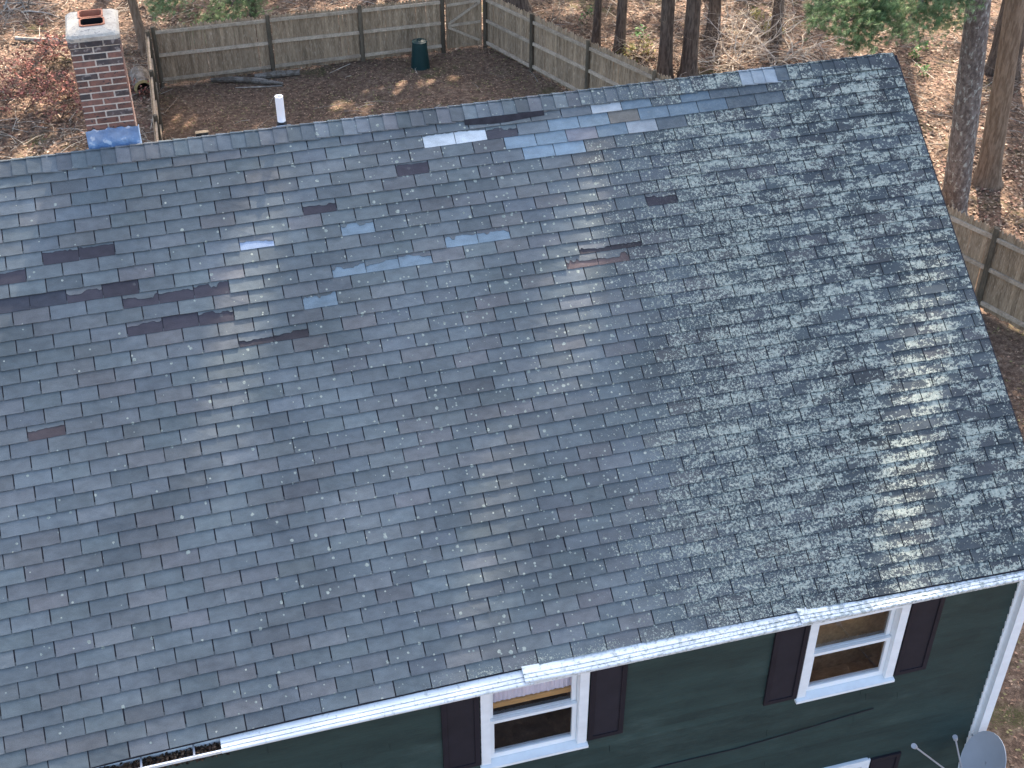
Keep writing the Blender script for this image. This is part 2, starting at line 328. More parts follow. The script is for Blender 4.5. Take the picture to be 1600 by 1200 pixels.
# ================================================================== house
XL, XR = -14 * TAB, 24.84 * TAB                 # rake edges
RY, RZ = 0.1034, GZ + 0.0746                    # ridge line of the deck
WY = -4.04                                      # front wall plane
house = empty('house', (0, 0, 0), 'two storey green clapboard house with a patched lichen covered shingle roof', 'house')
HX0, HX1 = XL + 0.2, XR - 0.16
BY = RY + (RY - WY)                             # back wall
b = MB()
openings = [(2.10, 3.08, GZ - 3.22, GZ - 4.31), (5.17, 6.17, GZ - 3.26, GZ - 4.38), (5.17, 6.17, GZ - 5.62, GZ - 6.85)]
wall = MB()
zt = GZ - 3.06
xcuts = sorted({HX0, HX1, *[o[0] + 0.07 for o in openings], *[o[1] - 0.07 for o in openings]}); zcuts = sorted({0.0, zt, *[o[2] - 0.06 for o in openings], *[o[3] + 0.03 for o in openings]})
for i in range(len(xcuts) - 1):
    for j in range(len(zcuts) - 1):
        mx_, mz_ = (xcuts[i] + xcuts[i+1]) / 2, (zcuts[j] + zcuts[j+1]) / 2
        if any(o[0] < mx_ < o[1] and o[3] < mz_ < o[2] for o in openings): continue
        wall.add([(xcuts[i], WY, zcuts[j]), (xcuts[i+1], WY, zcuts[j]), (xcuts[i+1], WY, zcuts[j+1]), (xcuts[i], WY, zcuts[j+1])], [(0, 1, 2, 3)])
zb = RZ - (RY - WY) * math.tan(SL) - 0.03
for X in (HX0, HX1): wall.add([(X, WY, 0), (X, BY, 0), (X, BY, zb), (X, RY, RZ - 0.03), (X, WY, zb)], [(0, 1, 2, 3, 4)])
wall.add([(HX0, BY, 0), (HX1, BY, 0), (HX1, BY, zb), (HX0, BY, zb)], [(3, 2, 1, 0)])
wallo = wall.build('wall', M['green'], house)
# clapboards, one object each, cut at the windows
def clap(x0, x1, z0):
    t = MB(); e = 0.104; y0 = WY - 0.002; r = random.uniform(-0.0015, 0.0015)
    prof = [(y0, z0 + e + 0.012), (y0 - 0.004, z0 + e + 0.012), (y0 - 0.022 + r, z0), (y0, z0)]
    n = max(2, int((x1 - x0) / 0.6)); ph = random.uniform(0, 9)
    t.extrude(prof, [x0 + (x1 - x0) * i / n for i in range(n + 1)], lambda x: 0.0016 * math.sin(x * 1.7 + ph))
    t.build('clapboard', M['green'], wallo)
e = 0.104; z = zt - e
while z > 0.15:
    segs = [(HX0 + 0.05, HX1 - 0.11)]
    for (a, c_, t_, b_) in openings:
        if z + e > b_ and z < t_:
            ns = []
            for (p, q) in segs:
                if q <= a or p >= c_: ns.append((p, q)); continue
                if p < a: ns.append((p, a + 0.02))
                if q > c_: ns.append((c_ - 0.02, q))
            segs = ns
    for (p, q) in segs:
        x = p
        while q - x > 3.6:
            L = random.uniform(1.6, 3.4); clap(x, x + L - 0.003, z); x += L
        clap(x, q, z)
    z -= e
cb = MB(); cb.box((HX1 - 0.115, WY - 0.032, 0.1), (HX1 + 0.012, WY - 0.001, zt)); cb.box((HX1 + 0.001, WY - 0.001, 0.1), (HX1 + 0.022, WY + 0.10, zt - 0.04))
cb.build('corner_board', M['white'], house)
fa = MB(); fy0 = WY - 0.085; fa.box((XL, fy0, GZ - 3.20), (XR - 0.02, fy0 + 0.022, GZ - 3.035)); fa.box((XL, fy0 + 0.022, GZ - 3.20), (XR - 0.02, WY, GZ - 3.185))
fa.build('fascia', M['white'], house)

# windows
def window(x0, x1, ztop, zbot, kind):
    wn = MB(); y1 = WY - 0.036; cw = 0.085
    wn.box((x0, y1, zbot + 0.045), (x0 + cw, WY + 0.10, ztop)); wn.box((x1 - cw, y1, zbot + 0.045), (x1, WY + 0.10, ztop)); wn.box((x0 + cw, y1, ztop - cw), (x1 - cw, WY + 0.10, ztop))
    wo = wn.build('window', M['white'], house)
    sl = MB(); a = x0 - 0.012; c_ = x1 + 0.012
    sl.add([(a, y1 - 0.03, zbot), (c_, y1 - 0.03, zbot), (c_, WY + 0.1, zbot), (a, WY + 0.1, zbot), (a, y1 - 0.03, zbot + 0.03), (c_, y1 - 0.03, zbot + 0.03), (c_, WY + 0.1, zbot + 0.062), (a, WY + 0.1, zbot + 0.062)],
           [(3,2,1,0),(4,5,6,7),(0,1,5,4),(1,2,6,5),(2,3,7,6),(3,0,4,7)])
    sl.build('sill', M['white'], wo)
    ix0, ix1, iz0, iz1 = x0 + cw, x1 - cw, zbot + 0.05, ztop - cw
    mid = iz0 + (iz1 - iz0) * 0.52
    def sash(za, zb_, y, rail_b, rail_t, st=0.045):
        s_ = MB(); d = 0.03
        s_.box((ix0 + 0.004, y, za), (ix0 + st, y + d, zb_)); s_.box((ix1 - st, y, za), (ix1 - 0.004, y + d, zb_))
        s_.box((ix0 + st, y, za), (ix1 - st, y + d, za + rail_b)); s_.box((ix0 + st, y, zb_ - rail_t), (ix1 - st, y + d, zb_))
        s_.build('sash', M['vinyl'], wo)
        p = MB(); p.box((ix0 + st, y + 0.013, za + rail_b), (ix1 - st, y + 0.017, zb_ - rail_t)); p.build('pane', M['glass'], wo)
    sash(iz0 + 0.004, mid + 0.02, WY + 0.012, 0.06, 0.035); sash(mid - 0.012, iz1, WY + 0.048, 0.035, 0.05)
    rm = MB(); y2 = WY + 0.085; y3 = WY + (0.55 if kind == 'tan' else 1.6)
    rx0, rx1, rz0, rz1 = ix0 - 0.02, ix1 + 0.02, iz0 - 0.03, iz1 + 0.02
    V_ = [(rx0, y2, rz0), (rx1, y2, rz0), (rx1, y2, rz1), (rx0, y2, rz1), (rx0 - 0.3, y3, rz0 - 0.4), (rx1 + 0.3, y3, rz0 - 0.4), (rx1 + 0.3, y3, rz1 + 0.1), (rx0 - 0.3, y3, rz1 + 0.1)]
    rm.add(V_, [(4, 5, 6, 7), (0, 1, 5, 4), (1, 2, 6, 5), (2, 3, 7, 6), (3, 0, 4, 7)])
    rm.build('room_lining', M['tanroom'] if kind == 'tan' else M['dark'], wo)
    if kind == 'curtain':
        cu = MB(); n = 60; yc = WY + 0.12; vs = []
        zc = mid + 0.14
        for i in range(n + 1):
            x = ix0 + (ix1 - ix0) * i / n; yy = yc + 0.005 * math.sin(i * 1.9) + 0.003 * math.sin(i * 0.7)
            vs += [(x, yy, zc), (x, yy, iz1)]
        cu.add(vs, [(2*i, 2*i+2, 2*i+3, 2*i+1) for i in range(n)]); cu.build('curtain', M['curtain'], wo)
        st_ = MB(); st_.box((ix0, WY + 0.10, zc - 0.055), (ix1, WY + 0.12, zc + 0.004)); st_.build('wood_strip', M['wood'], wo)
    if kind == 'blind':
        cu = MB(); cu.box((ix0, WY + 0.11, iz0 + 0.3), (ix1, WY + 0.12, iz1)); cu.build('curtain', M['curtain'], wo)
    return wo
window(*openings[0], 'curtain'); window(*openings[1], 'tan'); window(*openings[2], 'blind')
def shutter(x0, x1, ztop, zbot):
    s_ = MB(); y0, y1 = WY - 0.02, WY - 0.045; f = 0.045
    s_.box((x0, y1, zbot), (x0 + f, y0, ztop)); s_.box((x1 - f, y1, zbot), (x1, y0, ztop))
    zm = (zbot + ztop) / 2
    for za, zb_ in ((zbot, zbot + f), (ztop - f, ztop)): s_.box((x0 + f, y1, za), (x1 - f, y0, zb_))
    so = s_.build('shutter', M['shutter'], house)
    l = MB(); z_ = zbot + f
    while z_ < ztop - f - 0.02:
        if True:
            l.add([(x0 + f, y0 - 0.006, z_ + 0.034), (x1 - f, y0 - 0.006, z_ + 0.034), (x1 - f, y1 + 0.010, z_), (x0 + f, y1 + 0.010, z_)], [(3, 2, 1, 0)])
        z_ += 0.03
    l.build('louvers', M['shutter'], so)
for (x0, x1, a, b_), dz in zip(openings, (0.07, 0.06, 0.06)):
    shutter(x0 - 0.345, x0 - 0.012, a, b_ + dz); shutter(x1 + 0.012, x1 + 0.345, a, b_ + dz)

# ---- roof deck
roof = MB(); NKX = 40
T_ = 0.0
def deck(side):
    for i in range(NKX):
        for j in range(10):
            q = []
            for (a, c_) in ((i, j), (i + 1, j), (i + 1, j + 1), (i, j + 1)):
                k = -14 + (24.84 + 14) * a / NKX; cc = -0.81 + (40.1 + 0.81) * c_ / 10
                p = RP(k, cc, 0.0); q.append((p.x, p.y if side else 2 * RY - p.y, p.z))
            roof.add(q, [(3, 2, 1, 0) if side else (0, 1, 2, 3)])
deck(True); deck(False)
for X in (XL, XR - 0.004):                             # rake boards
    pr = [RP(0, 40.5, -0.012), RP(0, -0.8, -0.012)]; 
    for sgn in (0, 1):
        P0, P1 = [(q.y if not sgn else 2 * RY - q.y, q.z) for q in pr]
        roof.bar((X - 0.012, P0[0], P0[1] - 0.08), (X - 0.012, P1[0], P1[1] - 0.08), 0.02, 0.14)
roofo = roof.build('roof', M['under'], house)
rk = MB()
for sgn in (0, 1):
    pr = [RP(24.84, 40.7, 0.0), RP(24.84, -0.8, 0.0)]
    P0, P1 = [Vector((q.x + 0.002, q.y if not sgn else 2 * RY - q.y, q.z)) for q in pr]
    rk.bar(P0, P1, 0.012, 0.014)
rk.build('drip_edge', M['under'], roofo)

# ---- shingles
GREYS = [((0.144, 0.164, 0.172), 5), ((0.132, 0.152, 0.160), 5), ((0.150, 0.160, 0.164), 4), ((0.158, 0.153, 0.153), 3), ((0.112, 0.126, 0.136), 3), ((0.170, 0.177, 0.180), 1), ((0.126, 0.129, 0.134), 2)]
def grey():
    c = random.choices([q[0] for q in GREYS], [q[1] for q in GREYS])[0]; f = random.uniform(0.9, 1.1)
    m = sum(c) / 3; av = (0.126, 0.152, 0.158); return tuple((x * 0.62 + y * 0.38) * f * 0.92 * random.uniform(0.985, 1.015) for x, y in zip(c, av))
GAP = 0.010; LT = EX + 0.03
def tab_geo(rng, jag=None, w=TAB - GAP, curl=None):
    """one tab in local coords: x along the course, y up the slope from the butt edge, z = normal"""
    n = (len(jag) - 1) if jag else 5; top = []; bot = []
    curl = curl if curl is not None else (rng.uniform(0, 0.004) if rng.random() < 0.3 else 0.0)
    dl, dr = rng.uniform(-0.003, 0.003), rng.uniform(-0.003, 0.003)
    for i in range(n + 1):
        x = -w / 2 + w * i / n; yb = dl + (dr - dl) * i / n + rng.uniform(-0.0012, 0.0012)
        if jag: yb = jag[i]
        lift = curl * (abs(i - n / 2) / (n / 2)) ** 2
        zt = 0.0145 - (yb / EX) * 0.0105
        top.append((x, yb, zt + lift)); bot.append((x, yb, max(0.0008, zt - 0.0088 + lift)))
    up = [(-w / 2, LT, 0.0015), (w / 2, LT, 0.0015)]
    vs = top + bot + up; fs = [tuple(list(range(n + 1)) + [2 * n + 3, 2 * n + 2])]
    for i in range(n): fs.append((i + n + 1, i + n + 2, i + 1, i))
    fs.append((n + 1, 0, 2 * n + 2)); fs.append((n, 2 * n + 1, 2 * n + 3))
    return vs, fs
VAR = []
for i in range(14):
    t = MB(); t.add(*tab_geo(random.Random(i))); VAR.append(t)
VARME = {}
def shingle_matrix(k, c, side=True, rot=0.0):
    a = math.atan2(-(RP(k + .5, c).z - RP(k - .5, c).z), SN * TAB) if False else 0.0
    p = RP(k, c); q0, q1 = RP(k - 0.5, c), RP(k + 0.5, c); X = (q1 - q0).normalized(); Z = Vector((0, -SN, CS)); Y = Z.cross(X).normalized()
    m = Matrix.Identity(4)
    for i, ax in enumerate((X, Y, Z)): m[0][i], m[1][i], m[2][i] = ax
    m.translation = p; return m
# special tabs, found from where they lie on the roof
LB = (0.180, 0.236, 0.272); BR = (0.50, 0.545, 0.56); SLT = (0.150, 0.176, 0.190); WH = (0.38, 0.41, 0.42); OL = (0.17, 0.16, 0.14)
PATCH = {}   # (course, slot) -> (kind, colour, tear depth)
def slot(x, y):
    k, c = roof_kc(x, y); cc = int(math.ceil(c)); off = 0.0 if cc % 2 else 0.5
    return cc, math.floor(k - off)
def put(kind, colr, tear, *pts):
    for p in pts: PATCH[slot(*p)] = (kind, colr, tear)
put('replace', WH, 0, (950, 171))
put('replace', LB, 0, (1004, 162), (1098, 148))
put('replace', SLT, 0, (1135, 144), (1190, 136), (830, 196), (1205, 150), (1157, 158), (1052, 193))
put('replace', LB, 0, (877, 190), (925, 184), (1019, 175), (1065, 170), (1111, 164), (859, 216), (954, 205))
put('replace', (0.21, 0.215, 0.235), 0, (907, 210))
put('replace', OL, 0, (972, 182))
put('replace', (0.205, 0.270, 0.315), 0, (812, 222), (838, 240), (888, 233))
put('replace', WH, 0, (1003, 199))
put('torn', BR, 0.08, (684, 214), (734, 209))
put('torn', (0.06, 0.06, 0.07), 0.25, (782, 203))
put('torn', LB, 0.28, (545, 423), (597, 416), (724, 378), (771, 373))
put('torn', LB, 0.2, (650, 410), (560, 357), (502, 474)); put('torn', (0.27, 0.33, 0.42), 0.4, (402, 380))
DP = (0.056, 0.052, 0.062)
put('torn', DP, 0.12, (95, 405), (152, 398), (20, 436), (642, 261)); put('torn', (0.058, 0.062, 0.075), 0.0, (22, 480), (77, 475))
put('torn', DP, 0.3, (133, 466), (222, 472), (275, 466), (230, 519), (500, 324)); put('torn', DP, 0.0, (190, 453), (285, 503)); put('torn', DP, 0.22, (333, 459), (340, 497))
put('torn', (0.05, 0.045, 0.05), 0.55, (400, 531), (455, 524)); put('torn', (0.075, 0.06, 0.06), 0.3, (72, 674))
put('torn', (0.12, 0.09, 0.085), 0.45, (912, 408), (960, 402)); put('torn', (0.05, 0.045, 0.05), 0.6, (928, 386), (975, 380)); put('torn', (0.06, 0.055, 0.065), 0.3, (1035, 312))
cands = []; fieldlist = []; speciallist = []
KMAX = 24.84
for c in range(1, 41):
    off = 0.0 if c % 2 else 0.5
    for sidx in range(-15, 26):
        kl, kr = sidx + off, sidx + off + 1
        if kl >= KMAX or kr <= -14: continue
        full = kl >= -14 and kr <= KMAX
        kc = (max(kl, -14) + min(kr, KMAX)) / 2
        x, y = to_px(RP(kc, c - 0.5)); vis = -30 < x < 1630 and 60 < y < 1215
        if (c, sidx) in PATCH: speciallist.append((c, sidx, kc)); continue
        if full and vis: 
            d = (RP(kc, c) - CAM).length; cands.append((d, c, sidx, kc))
        else: fieldlist.append((c, kc, min(kr, KMAX) - max(kl, -14)))
cands.sort(); indiv = cands[:300]; fieldlist += [(c, kc, 1.0) for d, c, sidx, kc in cands[300:]]
for d, c, sidx, kc in indiv:
    i = random.randrange(len(VAR))
    if i not in VARME: VARME[i] = VAR[i].mesh('shingle', M['tab'])
    o = link_me('shingle', VARME[i], roofo, mat4=shingle_matrix(kc + random.uniform(-.006, .006), c)); o.color = (*grey(), 1)
fld = MB()
for c, kc, wd in fieldlist:
    m = shingle_matrix(kc, c); fld.col = grey()
    vs, fs = (VAR[random.randrange(len(VAR))].v, VAR[0].f)
    sx = (wd * TAB - GAP) / (TAB - GAP)
    fld.add([m @ Vector((v[0] * sx, v[1], v[2])) for v in vs], fs)
for c in range(0, 41):                                  # far slope
    off = 0.0 if c % 2 else 0.5
    for sidx in range(-14, 24):
        m = shingle_matrix(sidx + off + 0.5, c); fld.col = grey(); q = [m @ Vector(v) for v in VAR[(sidx + c) % 14].v]
        fld.add([(p.x, 2 * RY - p.y, p.z) for p in q], [tuple(reversed(f)) for f in VAR[0].f])
fld.build('shingle_field', M['field'], roofo, kind='stuff')
rg = random.Random(5)
for c, sidx, kc in speciallist:
    kind, colr, tear = PATCH[(c, sidx)]
    if kind == 'replace':
        t = MB(); t.add(*tab_geo(rg, curl=0.0, w=TAB - 0.007)); o = link_me('replacement_shingle', t.mesh('replacement_shingle', M['tabclean']), roofo, mat4=shingle_matrix(kc, c))
        f = rg.uniform(0.92, 1.08); o.color = (*[x * f for x in colr], 1)
    else:
        t = MB(); vs, fs = tab_geo(rg, curl=0.0, w=TAB - 0.006); t.add([(x, y, z * 0.55) for x, y, z in vs], fs)
        o = link_me('exposed_underlayer', t.mesh('exposed_underlayer', M['tabclean']), roofo, mat4=shingle_matrix(kc, c)); f = rg.uniform(0.9, 1.1); o.color = (*[x * f for x in colr], 1)
        if tear > 0:
            ph = rg.uniform(0, 6); ww_ = rg.uniform(-.12, .12); jag = []; lv_ = 0.0
            for q_ in range(15):
                if rg.random() < 0.35: lv_ = rg.uniform(-0.13, 0.13) * (1.4 if tear > 0.15 else 0.5)
                jag.append(EX * (1 - tear + ww_ * (q_ / 14 - .5) + lv_) + EX * rg.uniform(-0.035, 0.035))
            t = MB(); t.add(*tab_geo(rg, jag=jag, curl=0.003)); o = link_me('torn_shingle', t.mesh('torn_shingle', M['tab']), roofo, mat4=shingle_matrix(kc, c)); o.color = (*grey(), 1)
# ---- ridge caps
capw = 0.128; ncap = int((XR - XL) / capw)
for i in range(ncap):
    x0 = XL + i * capw; x1 = x0 + capw + 0.035
    if x1 > XR + 0.01: x1 = XR + 0.004
    j = rg.uniform(-0.006, 0.006); half = 0.175 + j; n = 4
    prof = []
    for s_ in range(-n, n + 1):
        a = s_ / n; d = abs(a) * half
        rr = max(0.0, 0.055 - d); yy = RY - math.copysign(d, -a) * CS if a else RY
        zz = RZ - d * SN + 0.022 - rr * rr * 4.0
        prof.append((yy, zz))
    t = MB(); hi, lo_ = 0.012, 0.0
    vs = []
    for x, dz in ((x0, hi), (x1, lo_)):
        vs += [(x, y, z + dz) for y, z in prof]
    m_ = len(prof); fs = [(q, q + 1, m_ + q + 1, m_ + q) for q in range(m_ - 1)]
    vs += [(x, y, z + dz - 0.008) for x, dz in ((x0, hi), (x1, lo_)) for y, z in prof]
    fs += [(2 * m_ + q, 2 * m_ + q + 1, q + 1, q) for q in range(m_ - 1)]
    for base_, flip in ((0, False), (m_ - 1, True)):
        f = (base_, m_ + base_, 3 * m_ + base_, 2 * m_ + base_); fs.append(tuple(reversed(f)) if flip else f)
    t.add(vs, fs)
    px_, py_ = to_px((x0 + 0.06, RY - 0.05, RZ))
    if px_ < -60: 
        fld_name = 'ridge_cap'
    capf = rg.uniform(0.82, 1.3)
    new = 1150 < px_ < 1212; slate = 1212 <= px_ < 1236
    o = link_me('ridge_cap', t.mesh('ridge_cap', M['tabclean'] if new or slate else M['tab']), roofo)
    o.color = (*(BR if new else SLT if slate else tuple(q * capf for q in grey())), 1)
# lifted felt strip below the broken caps
st_ = MB(); a0, a1 = roof_kc(726, 196), roof_kc(850, 181)
for i in range(6):
    t0, t1 = i / 6, (i + 1) / 6; k0 = a0[0] + (a1[0] - a0[0]) * t0; k1 = a0[0] + (a1[0] - a0[0]) * t1; c0 = a0[1] + (a1[1] - a0[1]) * t0; c1 = a0[1] + (a1[1] - a0[1]) * t1
    q = [RP(k0, c0 - .35, 0.03), RP(k1, c1 - .35, 0.03), RP(k1, c1 + .12 + .1 * math.sin(i), 0.016), RP(k0, c0 + .12 + .1 * math.sin(i - 1), 0.016)]; st_.add(q, [(3, 2, 1, 0)])
st_.build('felt_strip', M['under'], roofo)

# ---- gutter
EY = RP(10, 40.3).y; EZ = RP(10, 40.3).z - 0.004
def gdz(x): k = x / TAB; return -SN * EX * warp(k) * 1.0
GX0, GX1 = XL, XR - 0.06
gx = [GX0 + (GX1 - GX0) * i / 24 for i in range(25)]
gp = [(EY + 0.035, EZ - 0.02), (EY + 0.035, EZ - 0.125), (EY - 0.035, EZ - 0.125), (EY - 0.062, EZ - 0.085), (EY - 0.088, EZ - 0.062), (EY - 0.092, EZ - 0.028), (EY - 0.078, EZ - 0.026), (EY - 0.078, EZ - 0.034), (EY - 0.084, EZ - 0.036), (EY - 0.080, EZ - 0.058), (EY - 0.056, EZ - 0.08), (EY - 0.031, EZ - 0.118), (EY + 0.030, EZ - 0.118), (EY + 0.030, EZ - 0.02)]
gm = MB(); gm.extrude(gp, gx, gdz); guto = gm.build('gutter', M['gutter'], house)
def cover(k0, k1, lift, tilt=0.0):
    n = 12; xs_ = [k0 * TAB + (k1 - k0) * TAB * i / n for i in range(n + 1)]
    pf = [(EY + 0.03, EZ + 0.016), (EY - 0.004, EZ + 0.003), (EY - 0.034, EZ - 0.005), (EY - 0.035, EZ - 0.017), (EY - 0.042, EZ - 0.017), (EY - 0.043, EZ - 0.008), (EY - 0.070, EZ - 0.016), (EY - 0.071, EZ - 0.028), (EY - 0.077, EZ - 0.028), (EY - 0.078, EZ - 0.020), (EY - 0.096, EZ - 0.026), (EY - 0.102, EZ - 0.034), (EY - 0.101, EZ - 0.048)]
    pf = [(y, z + lift) for y, z in pf]; pf += [(y + 0.002, z - 0.004) for y, z in reversed(pf)]
    t = MB(); t.extrude(pf, xs_, lambda x: gdz(x) + tilt * max(0, 1 - (x - k0 * TAB) / 0.5))
    t.build('gutter_cover', M['gutter'], guto)
kA = roof_kc(345, 1163)[0]; kB = roof_kc(817, 1056)[0]; kC = roof_kc(1249, 972)[0]
cover(kA, kB + 0.25, 0.0); cover(kB, kC + 0.2, 0.012, 0.022); cover(kC, 24.6, 0.014, 0.022)
kh = kA - 0.7
while kh > -13.5:
    x = kh * TAB; hgr = MB(); hgr.bar((x, EY + 0.03, EZ - 0.022 + gdz(x)), (x, EY - 0.086, EZ - 0.028 + gdz(x)), 0.016, 0.004); hgr.build('gutter_hanger', M['metal'], guto); kh -= 1.35
deb = MB(); rd = random.Random(3)
for i in range(6500):
    x = rd.uniform(XL, kA * TAB + 0.05); y = rd.uniform(EY - 0.072, EY + 0.024); z_ = EZ - 0.118 + 0.075 * rd.random() + gdz(x)
    s_ = rd.uniform(0.008, 0.024); a = rd.uniform(0, 6.28); t_ = rd.uniform(-0.6, 0.6); f = rd.uniform(0.5, 1.5); deb.col = tuple(q * f for q in rd.choice([(0.10, 0.055, 0.03), (0.05, 0.03, 0.02), (0.16, 0.10, 0.06), (0.03, 0.022, 0.016)]))
    dx, dy = Vector((math.cos(a), math.sin(a), t_)) * s_, Vector((-math.sin(a), math.cos(a), 0.2)) * s_ * 0.5; p = Vector((x, y, z_))
    deb.add([p - dx, p + dy, p + dx, p - dy], [(0, 1, 2, 3)])
deb.build('leaf_debris', M['leaf'], guto, kind='stuff')
# downspout on the corner
ds = MB(); dx0, dx1 = HX1 - 0.085, HX1 + 0.012
pts = [(WY - 0.032, WY - 0.105)]
ds.box((dx0, WY - 0.105, GZ - 5.60), (dx1, WY - 0.03, GZ - 3.16)); ds.box((dx0 + 0.005, WY - 0.10, 0.15), (dx1 - 0.005, WY - 0.035, GZ - 5.60))
dso = ds.build('downspout', M['white'], house)
s_ = MB(); s_.box((dx0 - 0.006, WY - 0.111, GZ - 5.62), (dx1 + 0.006, WY - 0.027, GZ - 5.595)); s_.build('strap', M['metal'], dso)

# ---- chimney
CX0, CX1, CY0 = -0.385, 0.035, 0.20
CZ0, CZ1 = GZ - 0.10, GZ + 1.055
rear = hz(145, 10, CZ1 + 0.09).y
CY1 = min(max(rear, CY0 + 0.5), CY0 + 0.75)
ch = MB(); ch.box((CX0 + 0.004, CY0 + 0.004, GZ - 0.5), (CX1 - 0.004, CY1 - 0.004, CZ1 - 0.34))
for q_ in ((CX0 + 0.004, CY0 + 0.004, CX1 - 0.004, CY0 + 0.05), (CX0 + 0.004, CY1 - 0.05, CX1 - 0.004, CY1 - 0.004), (CX0 + 0.004, CY0 + 0.05, CX0 + 0.05, CY1 - 0.05), (CX1 - 0.05, CY0 + 0.05, CX1 - 0.004, CY1 - 0.05)): ch.box((q_[0], q_[1], CZ1 - 0.34), (q_[2], q_[3], CZ1))
cho = ch.build('chimney', M['mortar'], house)
rowh = 0.0602; BL = 0.190; BW = 0.088; rb = random.Random(11)
nrow = int((CZ1 - CZ0) / rowh)
def brick_at(a, b_, mat):
    t = MB(); t.box(a, b_); t.build('brick', mat, cho)
for r in range(nrow):
    z1 = CZ1 - r * rowh; z0 = z1 - rowh + 0.0135
    top = r < 2; ex_ = 0.010 if r == 0 else 0.0
    def matf(): return M['brickdark'] if (rb.random() < (0.8 if top else 0.38)) else M['brick']
    offs = [0.085, 0.0][r % 2] if True else 0
    x = CX0 - ex_; cuts = [x]; first = [0.095, 0.19][r % 2]; q = x + first
    while q < CX1 + ex_ - 0.05: cuts.append(q); q += BL + 0.01
    cuts.append(CX1 + ex_)
    for i in range(len(cuts) - 1):
        for y0, y1 in ((CY0 - ex_, CY0 + BW), (CY1 - BW, CY1 + ex_)):
            brick_at((cuts[i] + (0.007 if i else 0), y0 - rb.uniform(0, .003), z0), (cuts[i+1] - (0.007 if i < len(cuts) - 2 else 0), y1, z1), matf())
    y = CY0 + BW + 0.01; q = y
    while q < CY1 - BW - 0.03:
        q2 = min(q + BL, CY1 - BW - 0.01)
        brick_at((CX1 - BW, q, z0), (CX1 + ex_ + rb.uniform(0, .002), q2, z1), matf()); brick_at((CX0 - ex_ - rb.uniform(0, .002), q, z0), (CX0 + BW, q2, z1), matf())
        q = q2 + 0.01
cr = MB(); a, b_ = 0.012, 0.03
lv = [(a, 0.0), (a + 0.004, 0.035), (-0.004, 0.058), (-0.07, 0.080)]
vs = []; rc = random.Random(2)
for ins, zz in lv:
    x0, x1, y0, y1 = CX0 - ins, CX1 + ins, CY0 - ins, CY1 + ins; cc = 0.03; ring = []
    for (px_, py_) in ((x0 + cc, y0), ((x0 + x1) / 2, y0), (x1 - cc, y0), (x1, y0 + cc), (x1, (y0 + y1) / 2), (x1, y1 - cc), (x1 - cc, y1), ((x0 + x1) / 2, y1), (x0 + cc, y1), (x0, y1 - cc), (x0, (y0 + y1) / 2), (x0, y0 + cc)):
        ring.append((px_ + rc.uniform(-.004, .004), py_ + rc.uniform(-.004, .004), CZ1 + zz + rc.uniform(-.003, .003)))
    vs += ring
L_ = CY1 - CY0; cxm = (CX0 + CX1) / 2 + 0.005; fx0, fx1, fy_0, fy_1 = cxm - 0.104, cxm + 0.094, CY0 + L_ * 0.20 + 0.008, CY0 + L_ * 0.20 + 0.35
vs += [(q[0], q[1], CZ1 + 0.088) for q in ((fx0, fy_0), ((fx0 + fx1) / 2, fy_0), (fx1, fy_0), (fx1, fy_0), (fx1, (fy_0 + fy_1) / 2), (fx1, fy_1), (fx1, fy_1), ((fx0 + fx1) / 2, fy_1), (fx0, fy_1), (fx0, fy_1), (fx0, (fy_0 + fy_1) / 2), (fx0, fy_0))]
fs = []
for l in range(4):
    for j in range(12): fs.append((l*12+j, l*12+(j+1) % 12, (l+1)*12+(j+1) % 12, (l+1)*12+j))
cr.add(vs, fs); cr.build('concrete_crown', M['crown'], cho)
def flue(x0, x1, y0, y1, inner):
    t = MB(); zt_ = CZ1 + 0.098; w_ = 0.014; r_ = 0.02
    def ring(o_, z_):
        a0, a1, b0, b1 = x0 + o_, x1 - o_, y0 + o_, y1 - o_; return [(a0 + r_, b0, z_), (a1 - r_, b0, z_), (a1, b0 + r_, z_), (a1, b1 - r_, z_), (a1 - r_, b1, z_), (a0 + r_, b1, z_), (a0, b1 - r_, z_), (a0, b0 + r_, z_)]
    R_ = [ring(0, CZ1 + 0.05), ring(0, zt_), ring(w_, zt_), ring(w_, CZ1 - 0.35)]
    vs = sum(R_, []); fs = []
    for l in range(3):
        for j in range(8): fs.append((l*8+j, l*8+(j+1) % 8, (l+1)*8+(j+1) % 8, (l+1)*8+j))
    t.add(vs, fs); t.m = [0] * 16 + [1] * 8; fo = t.build('clay_flue', [M['clay'], M[inner]], cho)
    t = MB(); t.add(ring(w_, CZ1 - 0.34), [tuple(range(8))]); t.build('soot_floor', M['soot_black'], cho)
cxm = (CX0 + CX1) / 2 + 0.005; L_ = CY1 - CY0
flue(cxm - 0.108, cxm + 0.108, CY0 + L_ * 0.20, CY0 + L_ * 0.20 + 0.17, 'soot_black'); flue(cxm - 0.116, cxm + 0.098, CY0 + L_ * 0.20 + 0.185, CY0 + L_ * 0.20 + 0.355, 'clay')
fl = MB(); n = 14; vs = []; rf = random.Random(4)
for (x, y) in [(CX0 - 0.015, CY0 + 0.35), (CX0 - 0.016, CY0 - 0.012)] + [(CX0 + (CX1 - CX0) * i / n, CY0 - 0.014 - 0.006 * math.sin(i * 2.1)) for i in range(1, n)] + [(CX1 + 0.018, CY0 - 0.012), (CX1 + 0.02, CY0 + 0.35)]:
    lo2 = GZ - 0.02 - max(0, (y - CY0)) * 0.7
    vs += [(x - 0.0, y - 0.035, lo2), (x, y - 0.012, lo2 + 0.10 + rf.uniform(-.01, .01)), (x, y, GZ + 0.235 + rf.uniform(-0.012, 0.012) - max(0, y - CY0) * 0.5)]
m_ = len(vs) // 3
